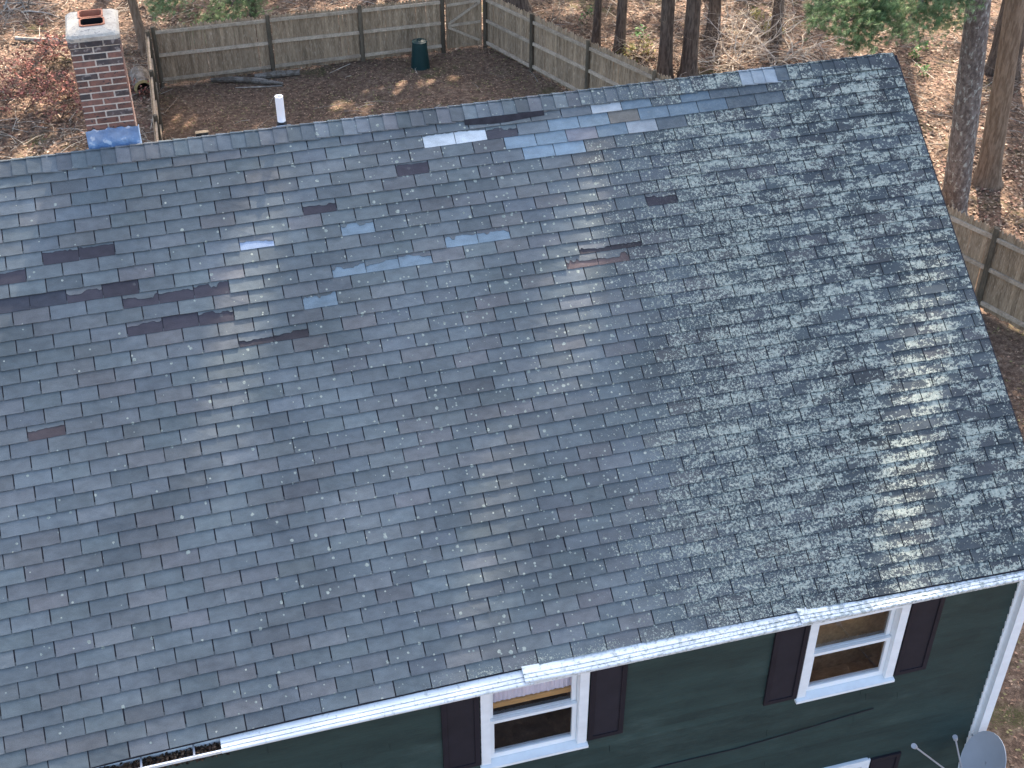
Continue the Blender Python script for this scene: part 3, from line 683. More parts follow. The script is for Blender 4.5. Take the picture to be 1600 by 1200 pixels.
fl.add(vs, [(3*i+j, 3*i+3+j, 3*i+4+j, 3*i+1+j) for i in range(m_ - 1) for j in range(2)]); fl.build('blue_flashing', M['blue'], cho, smooth=True)
# ---- plumbing vent
vp = hy(441, 197, 0.22); vx = vp.x; vy = 0.22; r_ = 0.038; ztp = hy(438, 150, vy).z
t = MB(); ring = lambda r, z_: [(vx + r * math.cos(2 * math.pi * j / 20), vy + r * math.sin(2 * math.pi * j / 20), z_) for j in range(20)]
vs = ring(r_, GZ - 0.1) + ring(r_, ztp) + ring(r_ - 0.012, ztp) + ring(r_ - 0.012, ztp - 0.2); fs = [(l*20+j, l*20+(j+1) % 20, (l+1)*20+(j+1) % 20, (l+1)*20+j) for l in range(3) for j in range(20)] + [tuple(range(60, 80))]
t.add(vs, fs); vo_ = t.build('vent_pipe', M['pvc'], house, smooth=False)
t = MB(); t.add(ring(r_ + 0.014, GZ + 0.0) + ring(r_ + 0.008, GZ + 0.085) + ring(r_, GZ + 0.09), [(l*20+j, l*20+(j+1) % 20, (l+1)*20+(j+1) % 20, (l+1)*20+j) for l in range(2) for j in range(20)]); t.build('rubber_boot', M['rubber'], vo_)
t = MB(); t.add([(vx - 0.06, vy - 0.09, RZ + 0.006), (vx + 0.07, vy - 0.09, RZ + 0.006), (vx + 0.07, vy + 0.16, RZ - 0.14), (vx - 0.06, vy + 0.16, RZ - 0.14), (vx - 0.06, vy - 0.09, RZ + 0.014), (vx + 0.07, vy - 0.09, RZ + 0.014), (vx + 0.07, vy + 0.16, RZ - 0.13), (vx - 0.06, vy + 0.16, RZ - 0.13)], [(3,2,1,0),(4,5,6,7),(0,1,5,4),(1,2,6,5),(2,3,7,6),(3,0,4,7)]); t.build('pipe_flashing', M['pvc'], vo_)
bt_ = hy(315, 204, 0.26); t = MB(); t.box((bt_.x - 0.056, 0.215, GZ - 0.3), (bt_.x + 0.056, 0.258, bt_.z - 0.009)); bo = t.build('roof_vent', M['rubber'], house)
t = MB(); t.box((bt_.x - 0.060, 0.212, bt_.z - 0.008), (bt_.x + 0.060, 0.262, bt_.z)); t.build('vent_cap', M['post'], bo)

# ---- cable on the wall
cab = [(1000, 1206), (1031, 1198), (1090, 1184), (1150, 1170), (1234, 1146), (1290, 1129), (1330, 1117), (1365, 1107)]
t = MB(); t.tube([hy(x, y, WY - 0.03) for x, y in cab], 0.006, 6); tag(t.build('wall_cable', M['rubber']), 'thin black cable sagging across the green clapboard wall below the windows', 'cable')

# ---- satellite dish
dc = hy(1541, 1194, -4.45); dish = empty('satellite_dish', (dc.x, dc.y, dc.z), 'grey oval satellite dish with two feed arms mounted by the white downspout', 'satellite dish')
nrm = Vector((-0.90, 0.08, 0.36)).normalized(); ux = Vector((0, 0, 1)).cross(nrm).normalized(); uy = nrm.cross(ux)
t = MB(); vs = []; R0 = 0.36; R1 = 0.30
for i in range(7):
    for j in range(28):
        a = 2 * math.pi * j / 28; r = i / 6; vs.append(dc + ux * (R1 * r * math.cos(a)) + uy * (R0 * r * math.sin(a)) + nrm * (0.055 * r * r))
fs = [(i*28+j, i*28+(j+1) % 28, (i+1)*28+(j+1) % 28, (i+1)*28+j) for i in range(6) for j in range(28)]
t.add(vs, fs); t.add([v - nrm * 0.006 for v in vs], [tuple(reversed(f)) for f in fs]); t.add(sum([[vs[168+j], vs[168+(j+1) % 28], vs[168+(j+1) % 28] - nrm * 0.006, vs[168+j] - nrm * 0.006] for j in range(28)], []), [(4*j, 4*j+1, 4*j+2, 4*j+3) for j in range(28)])
t.build('reflector', M['dish'], dish, smooth=True)
lowp = dc - uy * (R0 * 0.92) + nrm * 0.05
for (x, y, Y) in ((1430, 1167, -4.75), (1493, 1155, -4.42)):
    e_ = hy(x, y, Y); t = MB(); t.bar(lowp, e_, 0.014, 0.014); ao = t.build('feed_arm', M['metal'], dish)
    d_ = (e_ - lowp).normalized(); t = MB(); t.tube([e_ - d_ * 0.005, e_ + d_ * 0.045], [0.022, 0.026], 10); t.build('feed_horn', M['metal'], ao)
t = MB(); t.bar(dc - nrm * 0.01, Vector((HX1 + 0.02, WY - 0.02, dc.z - 0.1)), 0.035, 0.035); t.build('mount_arm', M['metal'], dish)

# ================================================================== fences
def fence_run(label, A, B, hA, hB, posts, side, rails=(0.12, 0.55, 0.93), drop=None, lean=0.0, gap_p=0.06, skip=None):
    """stockade fence from A to B, rails and posts on `side` (unit vector)"""
    A, B, side = Vector(A), Vector(B), Vector(side); d = (B - A); L = d.length; d.normalize()
    fo = empty('wooden_fence', (A.x, A.y, 0), label, 'fence')
    rr = random.Random(hash(label) % 1000 if False else len(label)); s_ = 0.0; pw = 0.088
    meshes = []
    for v_ in range(6):
        wv = pw - 0.0012; t = MB(); h_ = 1.0
        t.add([(-wv/2, -0.009, 0), (wv/2, -0.009, 0), (wv/2, 0.009, 0), (-wv/2, 0.009, 0), (-wv/2, -0.009, 0.965), (wv/2, -0.009, 0.965), (wv/2, 0.009, 0.965), (-wv/2, 0.009, 0.965), (-0.004, -0.009, 1), (0.004, -0.009, 1), (0.004, 0.009, 1), (-0.004, 0.009, 1)],
              [(3,2,1,0),(0,1,5,4),(1,2,6,5),(2,3,7,6),(3,0,4,7),(4,5,9,8),(5,6,10,9),(6,7,11,10),(7,4,8,11),(8,9,10,11)]); meshes.append(t.mesh('picket', M['fence']))
    ang = math.atan2(d.y, d.x)
    while s_ < L:
        f = s_ / L; h = hA + (hB - hA) * f; p = A + d * (s_ + pw / 2) + side * rr.uniform(-0.004, 0.004)
        if not (skip and skip[0] < s_ < skip[1]):
            m = Matrix.Translation((p.x, p.y, 0.03 + rr.uniform(-0.02, 0.02))) @ Matrix.Rotation(ang, 4, 'Z') @ Matrix.Rotation(rr.uniform(-0.004, 0.004) + lean, 4, 'Y') @ Matrix.Diagonal((1, 1, h + rr.uniform(-0.03, 0.02), 1))
            link_me('picket', rr.choice(meshes), fo, mat4=m)
        s_ += pw + (rr.uniform(0.005, 0.014) if rr.random() < gap_p else 0.0)
    for i in range(len(posts) - 1):
        a, b2 = posts[i], posts[i+1]
        if skip and abs((a + b2) / 2 - (skip[0] + skip[1]) / 2) < 0.3: continue
        for rfr in rails:
            t = MB(); pa = A + d * (a + 0.05) + side * 0.04; pb = A + d * (b2 - 0.05) + side * 0.04
            za = rfr * (hA + (hB - hA) * a / L) + rr.uniform(-.015, .015); zb_ = rfr * (hA + (hB - hA) * b2 / L) + rr.uniform(-.015, .015)
            t.bar((pa.x, pa.y, za), (pb.x, pb.y, zb_), 0.045, 0.075); t.build('rail', M['rail'], fo)
    for a in posts:
        h = hA + (hB - hA) * a / L; q = A + d * a + side * 0.05; t = MB(); t.tube([(q.x, q.y, -0.1), (q.x, q.y, h + 0.06)], [0.058, 0.052], 8); t.build('post', M['post'], fo)
    return fo
C0 = hz(250, 134); C1 = hz(759, 72); G0 = hz(693, 82)
C0.z = C1.z = 0; db = (C1 - C0).normalized(); Lb = (C1 - C0).length
def along(x, y): return (Vector((hz(x, y).x, hz(x, y).y, 0)) - C0).dot(db)
gate0 = along(693, 81); p1, p2 = along(427, 112), along(566, 93)
inb = Vector((db.y, -db.x, 0))
fence_run('weathered grey picket fence behind the green bin, across the back of the yard', C0, C0 + db * gate0, 1.47, 1.42, [0.05, p1, p2, gate0], inb)
C2 = hz(1600, 520); C2.z = 0; dr = (C2 - C1).normalized(); Lr = (C2 - C1).length + 3.0
p3 = (Vector((hz(830, 112).x, hz(830, 112).y, 0)) - C1).length; sp = p3 * 1.0
inr = Vector((dr.y, -dr.x, 0));  inr = inr if inr.x < 0 else -inr
posts = [0.05]; q = p3
while q < Lr: posts.append(q); q += 2.25 if len(posts) > 2 else 2.1
fence_run('long brown picket fence running from the gate corner past the big grey trunk', C1, C1 + dr * Lr, 1.42, 1.80, posts, inr, rails=(0.10, 0.52, 0.90), gap_p=0.08)
LN = hz(250, 224); LN.z = 0; dl = (LN - C0); dl = Vector((-0.02, -1, 0)).normalized()
fence_run('narrow side fence beside the hollow log, seen edge on', C0 + Vector((-0.12, -0.1, 0)), C0 + Vector((-0.12, -0.1, 0)) + dl * 12.5, 1.45, 1.5, [0.1, 2.4, 4.7, 7.0, 9.3, 11.6, 12.4], Vector((1, 0, 0)), gap_p=0.15)
# gate
gt = empty('gate', (C0 + db * gate0)[:], 'picket gate with Z shaped brace in the fence corner', 'gate')
ga = gate0 + 0.10; gb = Lb - 0.10; hg = 1.38; nb = int((gb - ga) / 0.088); ang = math.atan2(db.y, db.x)
for i in range(nb):
    p = C0 + db * (ga + 0.044 + i * (gb - ga) / nb); t = MB(); wv = (gb - ga) / nb - 0.001
    t.box((-wv/2, -0.009, 0), (wv/2, 0.009, hg + random.uniform(-.02, .02))); o = link_me('picket', t.mesh('picket', M['fence']), gt, mat4=Matrix.Translation((p.x, p.y, 0.06)) @ Matrix.Rotation(ang, 4, 'Z'))
def gpt(f, z_): p = C0 + db * (ga + (gb - ga) * f) + inb * 0.032; return (p.x, p.y, z_)
for a_, b2 in ((gpt(0.02, 1.22), gpt(0.96, 1.26)), (gpt(0.04, 0.68), gpt(0.96, 0.70)), (gpt(0.02, 0.08), gpt(0.02, 1.25))):
    t = MB(); t.bar(a_, b2, 0.03, 0.065); t.build('rail', M['rail'], gt)
for a_, b2 in ((gpt(0.04, 0.72), gpt(0.95, 1.22)), (gpt(0.05, 0.64), gpt(0.92, 0.20))):
    t = MB(); t.bar(a_, b2, 0.028, 0.062); t.build('brace', M['rail'], gt)

# ---- green bin
bp = hz(657, 105); bn = empty('compost_bin', (bp.x, bp.y, 0), 'dark green plastic bin standing on leaves before the back fence', 'bin')
hb = 0.66; r0, r1 = 0.235, 0.175
t = MB(); t.tube([(bp.x, bp.y, ground_h(bp.x, bp.y) - 0.02), (bp.x, bp.y, 0.05), (bp.x, bp.y, hb - 0.04), (bp.x, bp.y, hb)], [r0 + .012, r0, r1 + 0.01, r1], 20); t.build('body', M['bin'], bn, smooth=False)
t = MB(); t.tube([(bp.x, bp.y, hb - 0.005), (bp.x, bp.y, hb + 0.035), (bp.x, bp.y, hb + 0.06), (bp.x, bp.y, hb + 0.07)], [r1 + 0.018, r1 + 0.015, r1 * 0.7, r1 * 0.3], 20); lid = t.build('lid', M['bin'], bn)
t = MB(); t.tube([(bp.x - 0.05, bp.y, hb + 0.06), (bp.x - 0.04, bp.y, hb + 0.1), (bp.x + 0.04, bp.y, hb + 0.1), (bp.x + 0.05, bp.y, hb + 0.06)], 0.012, 8); t.build('handle', M['bin'], lid)

# ================================================================== logs and dead wood
def log(name, pts, rad, mat, label, cat='log', n=9):
    t = MB(); t.tube(pts, rad, n, jit=0.10); return tag(t.build(name, mat, smooth=False), label, cat)
def gp3(x, y, z_): p = hz(x, y, 0); p = hz(x, y, ground_h(p.x, p.y) + z_); return p
log('fallen_log', [gp3(330, 125, .05), gp3(362, 124, .07), gp3(405, 126, .07), gp3(442, 131, .06)], [.05, .085, .08, .045], M['log'], 'split grey log with a mossy end lying below the back fence')
log('fallen_log', [gp3(398, 120, .08), gp3(432, 116, .09), gp3(468, 113, .08)], [.07, .09, .075], M['log'], 'thick grey log tucked against the foot of the back fence post')
log('fallen_branch', [gp3(368, 137, .02), gp3(402, 136, .03), gp3(441, 134, .02)], [.012, .02, .015], M['pale'], 'thin pale stick on the leaves beside the split grey log', 'branch', 6)
log('fallen_log', [gp3(24, 60, .10), gp3(50, 62, .10), gp3(80, 63, .11), gp3(112, 63, .12)], [.055, .06, .06, .055], M['pale'], 'pale barkless log lying in the brush left of the chimney')
# hollow log
hp = gp3(222, 131, 0.16); hl = empty('hollow_log', (hp.x, hp.y, 0), 'short cut log with pale rim and dark hollow beside the side fence', 'log')
ax = Vector((0.1, -0.9, -0.1)).normalized(); t = MB(); a_ = hp - ax * 0.45; b2 = hp + ax * 0.22
A1 = ax.orthogonal().normalized(); B1 = ax.cross(A1); n = 16
rg_ = lambda c_, r: [c_ + A1 * (r * math.cos(2*math.pi*j/n)) + B1 * (r * math.sin(2*math.pi*j/n)) for j in range(n)]
t.add(rg_(a_, .24) + rg_(b2, .23), [(j, (j+1) % n, n+(j+1) % n, n+j) for j in range(n)] + [tuple(range(n-1, -1, -1))]); t.build('bark', M['log'], hl)
t = MB(); t.add(rg_(b2, .23) + rg_(b2 + ax * .01, .16), [(j, (j+1) % n, n+(j+1) % n, n+j) for j in range(n)]); t.build('cut_rim', M['cut'], hl)
t = MB(); t.add(rg_(b2 + ax * .01, .16) + rg_(b2 - ax * .25, .13), [(j, (j+1) % n, n+(j+1) % n, n+j) for j in range(n)] + [tuple(range(n, 2*n))]); t.build('hollow', M['soot_black'], hl)  # hollow lined with the same near-black colour

def branchy(mb, p, d, L, r, depth, rng, wander=0.35, kids=(2, 4), grav=0.0, seg=5, n=5, shrink=0.6):
    pts = [Vector(p)]; d = Vector(d).normalized(); rads = [r]
    for i in range(seg):
        d = (d + Vector((rng.uniform(-1, 1), rng.uniform(-1, 1), rng.uniform(-1, 1) - grav)) * wander * 0.5).normalized()
        q = pts[-1] + d * (L / seg); q.z = max(q.z, ground_h(q.x, q.y) + 0.01); pts.append(q); rads.append(r * (1 - 0.75 * (i + 1) / seg))
    mb.tube(pts, rads, n, cap=False)
    if depth > 0:
        for _ in range(rng.randint(*kids)):
            i = rng.randint(1, seg); dd = (d + Vector((rng.uniform(-1, 1), rng.uniform(-1, 1), rng.uniform(-.7, .9))) * 1.0).normalized()
            branchy(mb, pts[i], dd, L * rng.uniform(0.4, 0.75), max(rads[i] * shrink, 0.004), depth - 1, rng, wander * 1.15, kids, grav, max(3, seg - 1), max(3, n - 1), shrink)
# pale tangled shrub behind the ridge
def bare_shrub(label, px_list, seed, L, stems, r0=0.022, up=0.55, col=((0.46, 0.38, 0.29), (0.34, 0.26, 0.19), (0.52, 0.45, 0.37))):
    rng = random.Random(seed); t = MB()
    base = hz(*px_list[0]); so = empty('bare_shrub', (base.x, base.y, 0), label, 'shrub', None)
    for (x, y) in px_list:
        p = hz(x, y); 
        for _ in range(stems):
            f = rng.uniform(0.7, 1.2); t.col = tuple(q * f for q in rng.choice(col)); a = rng.uniform(0, 6.28)
            branchy(t, (p.x + rng.uniform(-.3, .3), p.y + rng.uniform(-.3, .3), ground_h(p.x, p.y)), (math.cos(a), math.sin(a), up + rng.random() * 0.6), L * rng.uniform(0.6, 1.2), r0, 2, rng, 0.75, (2, 4), 0.25)
    t.build('branches', M['twig'], so)
bare_shrub('pale tangled leafless shrub arching over the leaf litter behind the white ridge caps', [(1165, 78), (1205, 98), (1125, 98), (1240, 84), (1185, 55), (1150, 105)], 21, 1.35, 13, 0.017, 0.45, ((0.58, 0.48, 0.37), (0.46, 0.36, 0.27), (0.66, 0.58, 0.48)))
bare_shrub('sparse leafless twiggy shrub leaning on the long fence near the dark trunks', [(1040, 112), (1010, 98), (1058, 96)], 22, 1.0, 7, 0.013, 0.5, ((0.56, 0.46, 0.35), (0.42, 0.33, 0.25)))
bare_shrub('bleached dead branches sprawled in the far corner beyond the pale log', [(20, 6), (45, 12)], 23, 1.3, 4, 0.03, 0.25, ((0.40, 0.36, 0.31), (0.30, 0.26, 0.22)))
bare_shrub('leafless brown brush tangled between chimney and side fence', [(205, 80), (222, 96), (212, 88)], 24, 0.8, 9, 0.010, 0.4, ((0.24, 0.17, 0.12), (0.36, 0.28, 0.20)))
bare_shrub('thin grey leafless twigs standing right of the brown trunk', [(1588, 120), (1592, 135)], 25, 1.2, 5, 0.010, 0.9, ((0.30, 0.25, 0.21), (0.22, 0.18, 0.15)))
bare_shrub('fine leafless saplings beyond the back fence gate', [(860, 40), (930, 62), (985, 40)], 26, 1.3, 5, 0.010, 1.0, ((0.33, 0.26, 0.18), (0.26, 0.19, 0.13)))

# ================================================================== scattered litter
def inside_house(x, y): return XL - 0.1 < x < XR + 0.05 and WY - 0.2 < y < BY + 0.2
rl = random.Random(31); lf = MB()
LC = [(0.19, 0.110, 0.070), (0.26, 0.165, 0.110), (0.13, 0.078, 0.052), (0.36, 0.255, 0.18), (0.085, 0.055, 0.040), (0.24, 0.125, 0.090), (0.46, 0.36, 0.26)]
def leaf(mb, p, s_, rng, tilt=0.5, cols=LC, fr=(0.6, 1.35)):
    a = rng.uniform(0, 6.28); f = rng.uniform(*fr); mb.col = tuple(q * f for q in rng.choice(cols))
    dx = Vector((math.cos(a), math.sin(a), rng.uniform(-tilt, tilt))) * s_; dy = Vector((-math.sin(a), math.cos(a), rng.uniform(-tilt, tilt))) * s_ * rng.uniform(0.4, 0.7)
    mb.add([p - dx, p - dx * 0.1 + dy, p + dx, p + dx * 0.1 - dy], [(0, 1, 2, 3)])
YC = [(0.36, 0.21, 0.13), (0.43, 0.26, 0.17), (0.28, 0.165, 0.105), (0.38, 0.24, 0.155), (0.47, 0.32, 0.21), (0.20, 0.12, 0.078), (0.29, 0.25, 0.11), (0.26, 0.23, 0.10)]
cnt = 0
while cnt < 130000:
    if cnt % 5: x, y = rl.uniform(-7, 24), rl.uniform(8, 29)
    else: x, y = rl.uniform(7.7, 20), rl.uniform(-9, 12)
    cnt += 1
    if inside_house(x, y): continue
    px_, py_ = to_px((x, y, 0))
    if not (-60 < px_ < 1660 and -80 < py_ < 1260): continue
    yard = y < 20.6 and x > 0 and (x - 8.5) < (20.6 - y) * 0.42
    if yard: leaf(lf, Vector((x, y, ground_h(x, y) + rl.uniform(0.004, 0.018))), rl.uniform(0.018, 0.036), rl, 0.35, YC, (0.75, 1.25))
    else: leaf(lf, Vector((x, y, ground_h(x, y) + rl.uniform(0.005, 0.03))), rl.uniform(0.028, 0.062), rl)
lf.build('leaf_litter', M['leaf'], kind='stuff', label='brown and tan fallen leaves covering the yard and woods', cat='leaves')
tw = MB()
for i in range(9000):
    x, y = rl.uniform(-7, 25), rl.uniform(12, 29)
    if y < 20.6 and 0.2 < x < 8.6 + max(0, (20.6 - y)) * 0.4 and rl.random() < 0.93: continue
    a = rl.uniform(0, 6.28); L = rl.uniform(0.2, 0.9); f = rl.uniform(0.6, 1.3); tw.col = tuple(q * f for q in rl.choice([(0.30, 0.24, 0.18), (0.16, 0.12, 0.09), (0.46, 0.40, 0.32), (0.10, 0.075, 0.055)]))
    p = Vector((x, y, ground_h(x, y) + rl.uniform(0.01, 0.08))); q = p + Vector((math.cos(a) * L, math.sin(a) * L, rl.uniform(-0.02, 0.25) * L)); m_ = (p + q) / 2 + Vector((rl.uniform(-.08, .08), rl.uniform(-.08, .08), rl.uniform(0, .05)))
    r = rl.uniform(0.004, 0.011); tw.tube([p, m_, q], [r, r * .8, r * .4], 3, cap=False)
tw.build('twig_litter', M['twig'], kind='stuff', label='fallen twigs scattered over the woodland floor', cat='twigs')

# reddish leafy shrub left of the chimney
def leafy(name, label, cat, centres, n, s_, cols, seed, stemcol=(0.13, 0.085, 0.06), h=0.8, rad=0.7, part='leaves'):
    rng = random.Random(seed); b0 = hz(*centres[0]); so = empty(name, (b0.x, b0.y, 0), label, cat); lv_ = MB(); st = MB()
    for (x, y) in centres:
        p = hz(x, y); gh = ground_h(p.x, p.y)
        for _ in range(9):
            a = rng.uniform(0, 6.28); st.col = stemcol; branchy(st, (p.x, p.y, gh), (math.cos(a), math.sin(a), 0.7), h * rng.uniform(0.7, 1.3), 0.010, 1, rng, 0.7, (2, 3), 0.1, 4, 4)
        clumps = [(rng.gauss(0, rad * .45), rng.gauss(0, rad * .45), h * rng.uniform(.15, 1.0)) for _ in range(max(4, n // 22))]
        for _ in range(n):
            c_ = rng.choice(clumps); leaf(lv_, Vector((p.x + c_[0] + rng.gauss(0, .08), p.y + c_[1] + rng.gauss(0, .08), gh + max(0.03, c_[2] + rng.gauss(0, .07)))), s_ * rng.uniform(.6, 1.2), rng, 0.9, cols)
    st.build('stems', M['twig'], so); lv_.build(part, M['leaf'] if part == 'leaves' else M['needle'], so)
RED = [(0.30, 0.11, 0.085), (0.38, 0.16, 0.12), (0.20, 0.075, 0.06), (0.28, 0.15, 0.10), (0.16, 0.09, 0.065)]
leafy('red_leaved_shrub', 'shrub with withered reddish leaves left of the brick chimney', 'shrub', [(60, 130), (85, 100), (105, 150), (40, 175), (15, 150), (95, 185)], 420, 0.045, RED, 41)
leafy('red_leaved_shrub', 'small withered reddish sprout in front of the hollow log', 'shrub', [(226, 146)], 150, 0.04, RED, 42, h=0.35, rad=0.3)
GRN = [(0.05, 0.13, 0.03), (0.075, 0.18, 0.04), (0.035, 0.09, 0.025), (0.11, 0.21, 0.05)]
leafy('evergreen_plant', 'small glossy green plant in leaf litter beside the ridge corner and grey trunk', 'plant', [(1432, 92)], 70, 0.06, GRN, 43, h=0.45, rad=0.28, part='foliage')
leafy('evergreen_plant', 'bright green seedling on bare leaf litter nearest the roof rake edge', 'plant', [(1440, 122)], 40, 0.05, GRN, 48, h=0.3, rad=0.18, part='foliage')
leafy('evergreen_plant', 'low green plant between the dark trunks past the long fence', 'plant', [(998, 66)], 50, 0.055, GRN, 44, h=0.4, rad=0.25, part='foliage')
leafy('evergreen_plant', 'tiny green sprig beyond the gate corner under the trees', 'plant', [(915, 40)], 40, 0.05, GRN, 45, h=0.4, rad=0.2, part='foliage')
YEL = [(0.22, 0.20, 0.05), (0.16, 0.16, 0.05), (0.30, 0.24, 0.08)]
leafy('yellowing_shrub', 'olive yellow shrub among pale twigs behind the white ridge caps', 'shrub', [(1190, 48), (1205, 55)], 110, 0.045, YEL, 46, h=0.5, rad=0.4)
leafy('yellowing_shrub', 'olive yellow low shrub just over the long fence', 'shrub', [(1000, 92), (990, 88)], 120, 0.045, YEL, 47, h=0.4, rad=0.4)

# ================================================================== trees
BANDS = [(roof_kc(*p), roof_kc(*q), w_, st) for p, q, w_, st in (
    ((1000, 190), (915, 290), 1.1, 0.994), ((915, 290), (880, 600), 1.05, 0.996), ((806, 690), (722, 1050), 0.95, 0.996), ((500, 930), (440, 1120), 0.7, 0.985),
    ((415, 290), (345, 700), 0.8, 0.985), ((1462, 430), (1392, 975), 0.95, 1.0), ((1490, 400), (1470, 560), 0.5, 0.97))]
def litband(k, c, mg=0.0):                                  # bands cleared of crown leaves on purpose so sunlight reaches the roof
    for (k0, c0), (k1, c1), w_, st in BANDS:
        if c0 - 1 < c < c1 + 1 and abs(k - (k0 + (k1 - k0) * (c - c0) / (c1 - c0))) < w_ + mg: return st
    return 0.0
SPOTS = []  # yard patches the added shading leaves skip, so sun lands there
for x_, y_, w_, l_ in ((655, 147, .26, .75), (690, 143, .28, 1.0), (625, 133, .25, .5), (548, 172, .7, .6), (395, 183, .5, .55), (300, 190, .4, .45), (735, 158, .2, .35)):
    q_ = hz(x_, y_); SPOTS.append((q_.x, q_.y, math.sin(0.72), math.cos(0.72), w_, l_))
def roof_shadow(p):
    n = Vector((0, -SN, CS)); o = Vector((0, 0, GZ)); t = (p - o).dot(n) / SUN.dot(n)
    if t < 0: return None
    q = p - SUN * t - o; return q.x / TAB, (-q.y * CS - q.z * SN) / EX
def pine(label, base, h, r0, bark, crown_r=3.0, crown_lo=0.45, nclump=90, seed=1, lean=(0, 0), name='pine_tree', boughs=(), shade=0, flare=0.55, yshade=0):
    rng = random.Random(seed); bx, by = base; gz = ground_h(bx, by); to = empty(name, (bx, by, 0), label, 'tree')
    t = MB(); ZF = [0, .15, .35, .7, 1.2, 2, 3, 4, 5.5, 7, 9, 11, 13, 16, 19, 22, 25, 28, 30]; m_ = 18; pts = []; rads = []
    for i in range(m_ + 1):
        f = ZF[i] / 30.0; zz = gz - 0.1 + (h + 0.1) * f; pts.append((bx + lean[0] * zz + 0.06 * math.sin(f * 9 + seed), by + lean[1] * zz + 0.06 * math.cos(f * 7 + seed), zz))
        rads.append(r0 * (1 - 0.8 * f) * (1 + flare * math.exp(-max(zz - gz, 0) / 0.28)))
    t.tube(pts, rads, 14, jit=0.05, rng=rng); trunk = t.build('trunk', bark, to, smooth=True)
    cr = MB(); lb = MB(); GC = [(0.030, 0.062, 0.022), (0.045, 0.085, 0.030), (0.022, 0.045, 0.018), (0.06, 0.10, 0.035)]
    k_ = 0
    for i in range(nclump):
        f = crown_lo + (1 - crown_lo) * rng.random() ** 0.9; rad = crown_r * (1.15 - (f - crown_lo) / (1 - crown_lo)) * math.sqrt(rng.uniform(0.05, 1)); a = rng.uniform(0, 6.28)
        j = min(range(m_ + 1), key=lambda q_: abs(ZF[q_] / 30.0 - f)); c0 = Vector(pts[j]); p = c0 + Vector((math.cos(a) * rad, math.sin(a) * rad, rng.uniform(-.3, .3)))
        rs = roof_shadow(p)
        if rs and -5 < rs[0] < 26 and -3 < rs[1] < 44 and litband(*rs, 0.6): continue
        if i % 4 == 0: lb.tube([c0, (c0 + p) / 2 + Vector((0, 0, .15)), p], [0.04, 0.03, 0.012], 4, cap=False)
        for _ in range(34):
            q = p + Vector((rng.gauss(0, .38), rng.gauss(0, .38), rng.gauss(0, .2)))
            rs = roof_shadow(q)
            if rs and -5 < rs[0] < 26 and -3 < rs[1] < 44 and litband(*rs, 0.6): continue
            leaf(cr, q, rng.uniform(.10, .22), rng, 0.8, GC)
    if lb.v: lb.build('branches', M['barkdark'], to)
    for (pa, pb, nn, w_) in boughs:
        bgh = MB(); bgh.tube([pa, (Vector(pa) + Vector(pb)) / 2 + Vector((0, 0, .12)), pb], [.03, .02, .008], 5, cap=False); bgh.build('bough', M['barkdark'], to)
        ax_ = Vector(pb) - Vector(pa); sd = ax_.cross(Vector((0, 0, 1))).normalized()
        for _ in range(int(nn * 2.4)):
            f = rng.uniform(.12, 1.0); q = Vector(pa) + ax_ * f + sd * rng.gauss(0, w_ * 1.15) + Vector((0, 0, rng.gauss(0, w_ * .35)))
            f2 = rng.uniform(0.7, 1.4); cr.col = tuple(v * f2 for v in rng.choice([(0.19, 0.28, 0.12), (0.15, 0.235, 0.095), (0.26, 0.34, 0.16), (0.10, 0.165, 0.065)]))
            outd = (ax_.normalized() * .7 + sd * rng.uniform(-1, 1)).normalized()
            for _n in range(26):
                dd = (outd + Vector((rng.gauss(0, .6), rng.gauss(0, .6), rng.gauss(0, .5)))).normalized() * rng.uniform(.08, .15); ww = dd.cross(Vector((rng.uniform(-1, 1), rng.uniform(-1, 1), 1))).normalized() * 0.0032
                cr.add([q - ww, q + ww, q + dd], [(0, 1, 2)])
    if shade:  # extra crown leaves set along sun rays to shade the roof
        for _ in range(shade * 4):
            k = rng.uniform(-9, 26); c = rng.uniform(-2, 43); lit = litband(k, c)
            if rng.random() < lit: continue
            q0 = RP(k, c); tt = (by + rng.uniform(-1.6, 1.6) - q0.y) / SUN.y; q = q0 + SUN * tt; f = (q.z - gz) / h
            if not 0.4 < f < 1.02: continue
            cxx = bx + lean[0] * q.z
            if abs(q.x - cxx) > crown_r: continue
            leaf(cr, q, rng.uniform(.06, .11), rng, 0.8, GC)
    for _ in range(yshade):  # more leaves added to the crown just to keep the yard in shade
        q0 = Vector((rng.uniform(-1.0, 11), rng.uniform(9, 21.5), 0.0))
        if any(abs((q0.x - a_) * c_ - (q0.y - b_) * s_) < w_ and abs((q0.x - a_) * s_ + (q0.y - b_) * c_) < l_ for a_, b_, s_, c_, w_, l_ in SPOTS): continue
        tt = (by + rng.uniform(-2.0, 2.0) - q0.y) / SUN.y; q = q0 + SUN * tt; f = (q.z - gz) / h
        if not 0.35 < f < 1.0 or abs(q.x - bx) > crown_r * 1.25: continue
        leaf(cr, q, rng.uniform(.12, .24), rng, 0.8, GC)
    if cr.v: cr.build('crown', M['needle'], to)
    return to
def base(x, y): p = hz(x, y); return (p.x, p.y)
gb_ = base(1487, 345); gt_ = hy(1525, 0, gb_[1] - 0.3); le = ((gt_.x - gb_[0]) / gt_.z, (gt_.y - gb_[1]) / gt_.z)
ba = hy(1500, -60, gb_[1] - 1.2); 
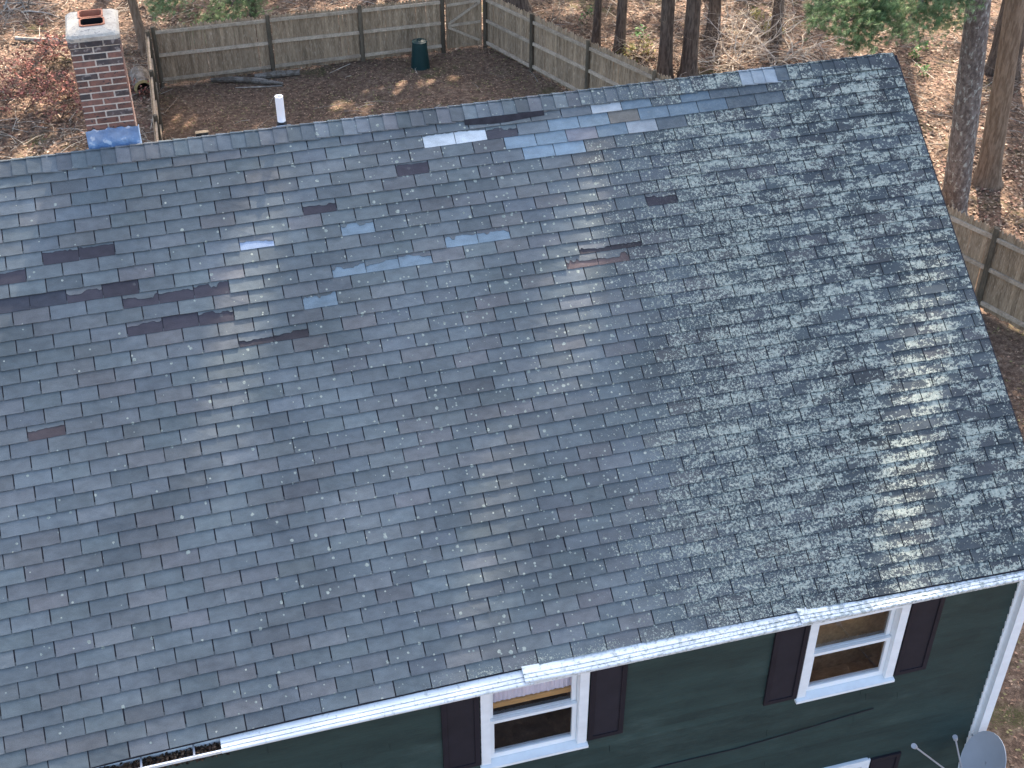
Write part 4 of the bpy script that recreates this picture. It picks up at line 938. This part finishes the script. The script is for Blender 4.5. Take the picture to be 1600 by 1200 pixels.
pine('big grey pine trunk with pale lichen patches behind the right fence', gb_, 24, 0.265, M['bark'], 3.2, 0.5, 110, 51, le, flare=0.15,
     boughs=[(hy(1520, -40, gb_[1] - 0.6), hy(1300, 45, gb_[1] - 1.0), 260, 0.30), (hy(1500, -60, gb_[1] - 0.6), hy(1400, 55, gb_[1] - 1.6), 240, 0.30), (hy(1420, -50, gb_[1] - 0.8), hy(1262, 20, gb_[1] - 0.2), 240, 0.30), (hy(1400, -40, gb_[1] - 0.8), hy(1330, 70, gb_[1] - 1.0), 200, 0.26), (hy(1500, -60, gb_[1] - 0.6), hy(1460, 40, gb_[1] - 1.4), 140, 0.2)])
bb = base(1537, 284); bt = hy(1590, -20, bb[1]); pine('brown barked trunk with flared base standing on leaf litter by the right fence', bb, 22, 0.235, M['barkbrown'], 2.6, 0.5, 80, 52, ((bt.x - bb[0]) / bt.z, 0))
for i, (x, y, r, bk, lab) in enumerate([
    (1038, 118, 0.17, 'barkdark', 'dark upright trunk right behind the long fence at the twiggy shrub'),
    (1078, 120, 0.19, 'barkdark', 'thick dark trunk behind the ridge left of the pale tangled shrub'),
    (971, 82, 0.13, 'barkdark', 'slim dark trunk rising over the middle of the long fence'),
    (931, 76, 0.10, 'barkdark', 'thin dark trunk growing by the second post of the long fence'),
    (803, 24, 0.30, 'barkdark', 'stout dark trunk just beyond the gate corner'),
    (1206, 68, 0.13, 'barkdark', 'dark trunk standing inside the pale tangled shrub'),
    (1112, 58, 0.16, 'barkdark', 'dark trunk with a straight bole behind the pale tangled shrub'),
    (1556, 110, 0.20, 'barkdark', 'dark trunk between the grey pine and the brown trunk'),  # same dark bark as its neighbours
    (232, 84, 0.12, 'barkbrown', 'orange brown leaning trunk at the corner of the side fence'),
    (398, 30, 0.09, 'barkdark', 'thin trunk rising just behind the back fence left of its middle post')]):
    lean = {8: (-0.10, 0.0), 9: (-0.03, 0)}.get(i, (0, 0)); bo_ = []
    if i == 9:
        Y0 = base(x, y)[1]
        bo_ = [(hy(400, -30, Y0 - 0.1), hy(285, 70, Y0 - 1.5), 170, 0.3), (hy(390, -40, Y0 - 0.1), hy(340, 60, Y0 - 1.6), 150, 0.3), (hy(330, -50, Y0 - 0.3), hy(235, 15, Y0 - 0.6), 260, 0.34), (hy(400, -30, Y0 - 0.1), hy(390, 22, Y0 - 0.9), 60, 0.2)]
    pine(lab, base(x, y), 27 + (i * 3) % 4, r, M[bk], 2.9, 0.5, 90, 60 + i, lean, boughs=bo_, shade={4: 3500, 3: 1600, 2: 1300}.get(i, 900))
# further trees of the wood, their crowns shade the yard and the roof
OUT = [(6.5, 31.0), (11.0, 33.5), (15.5, 29.5), (19.5, 31.0), (22.5, 25.5), (24.5, 20.0), (2.0, 33.0), (9.0, 40.0), (17.0, 38.0), (25.0, 36.0), (-2.5, 31.5), (-7.0, 34.0), (13.5, 44.0), (21.0, 44.0), (5.0, 45.0), (28.0, 28.0), (20.5, 15.5), (23.0, 11.0), (8.8, 30.2), (13.2, 30.6), (10.6, 29.6)]
LABO = ['tall pine of the far wood, crown spreading over the yard beyond the back fence'] 
for i, (x, y) in enumerate(OUT):
    t = pine('tall dark pine standing deep in the wood behind the back fence', (x, y), 22 + (i * 5) % 7, 0.22 + 0.02 * (i % 4), M['barkdark'], 3.1, 0.42, 70, 100 + i, yshade=4500 if y < 36 else 0)
    t['group'] = 'pines of the far wood'
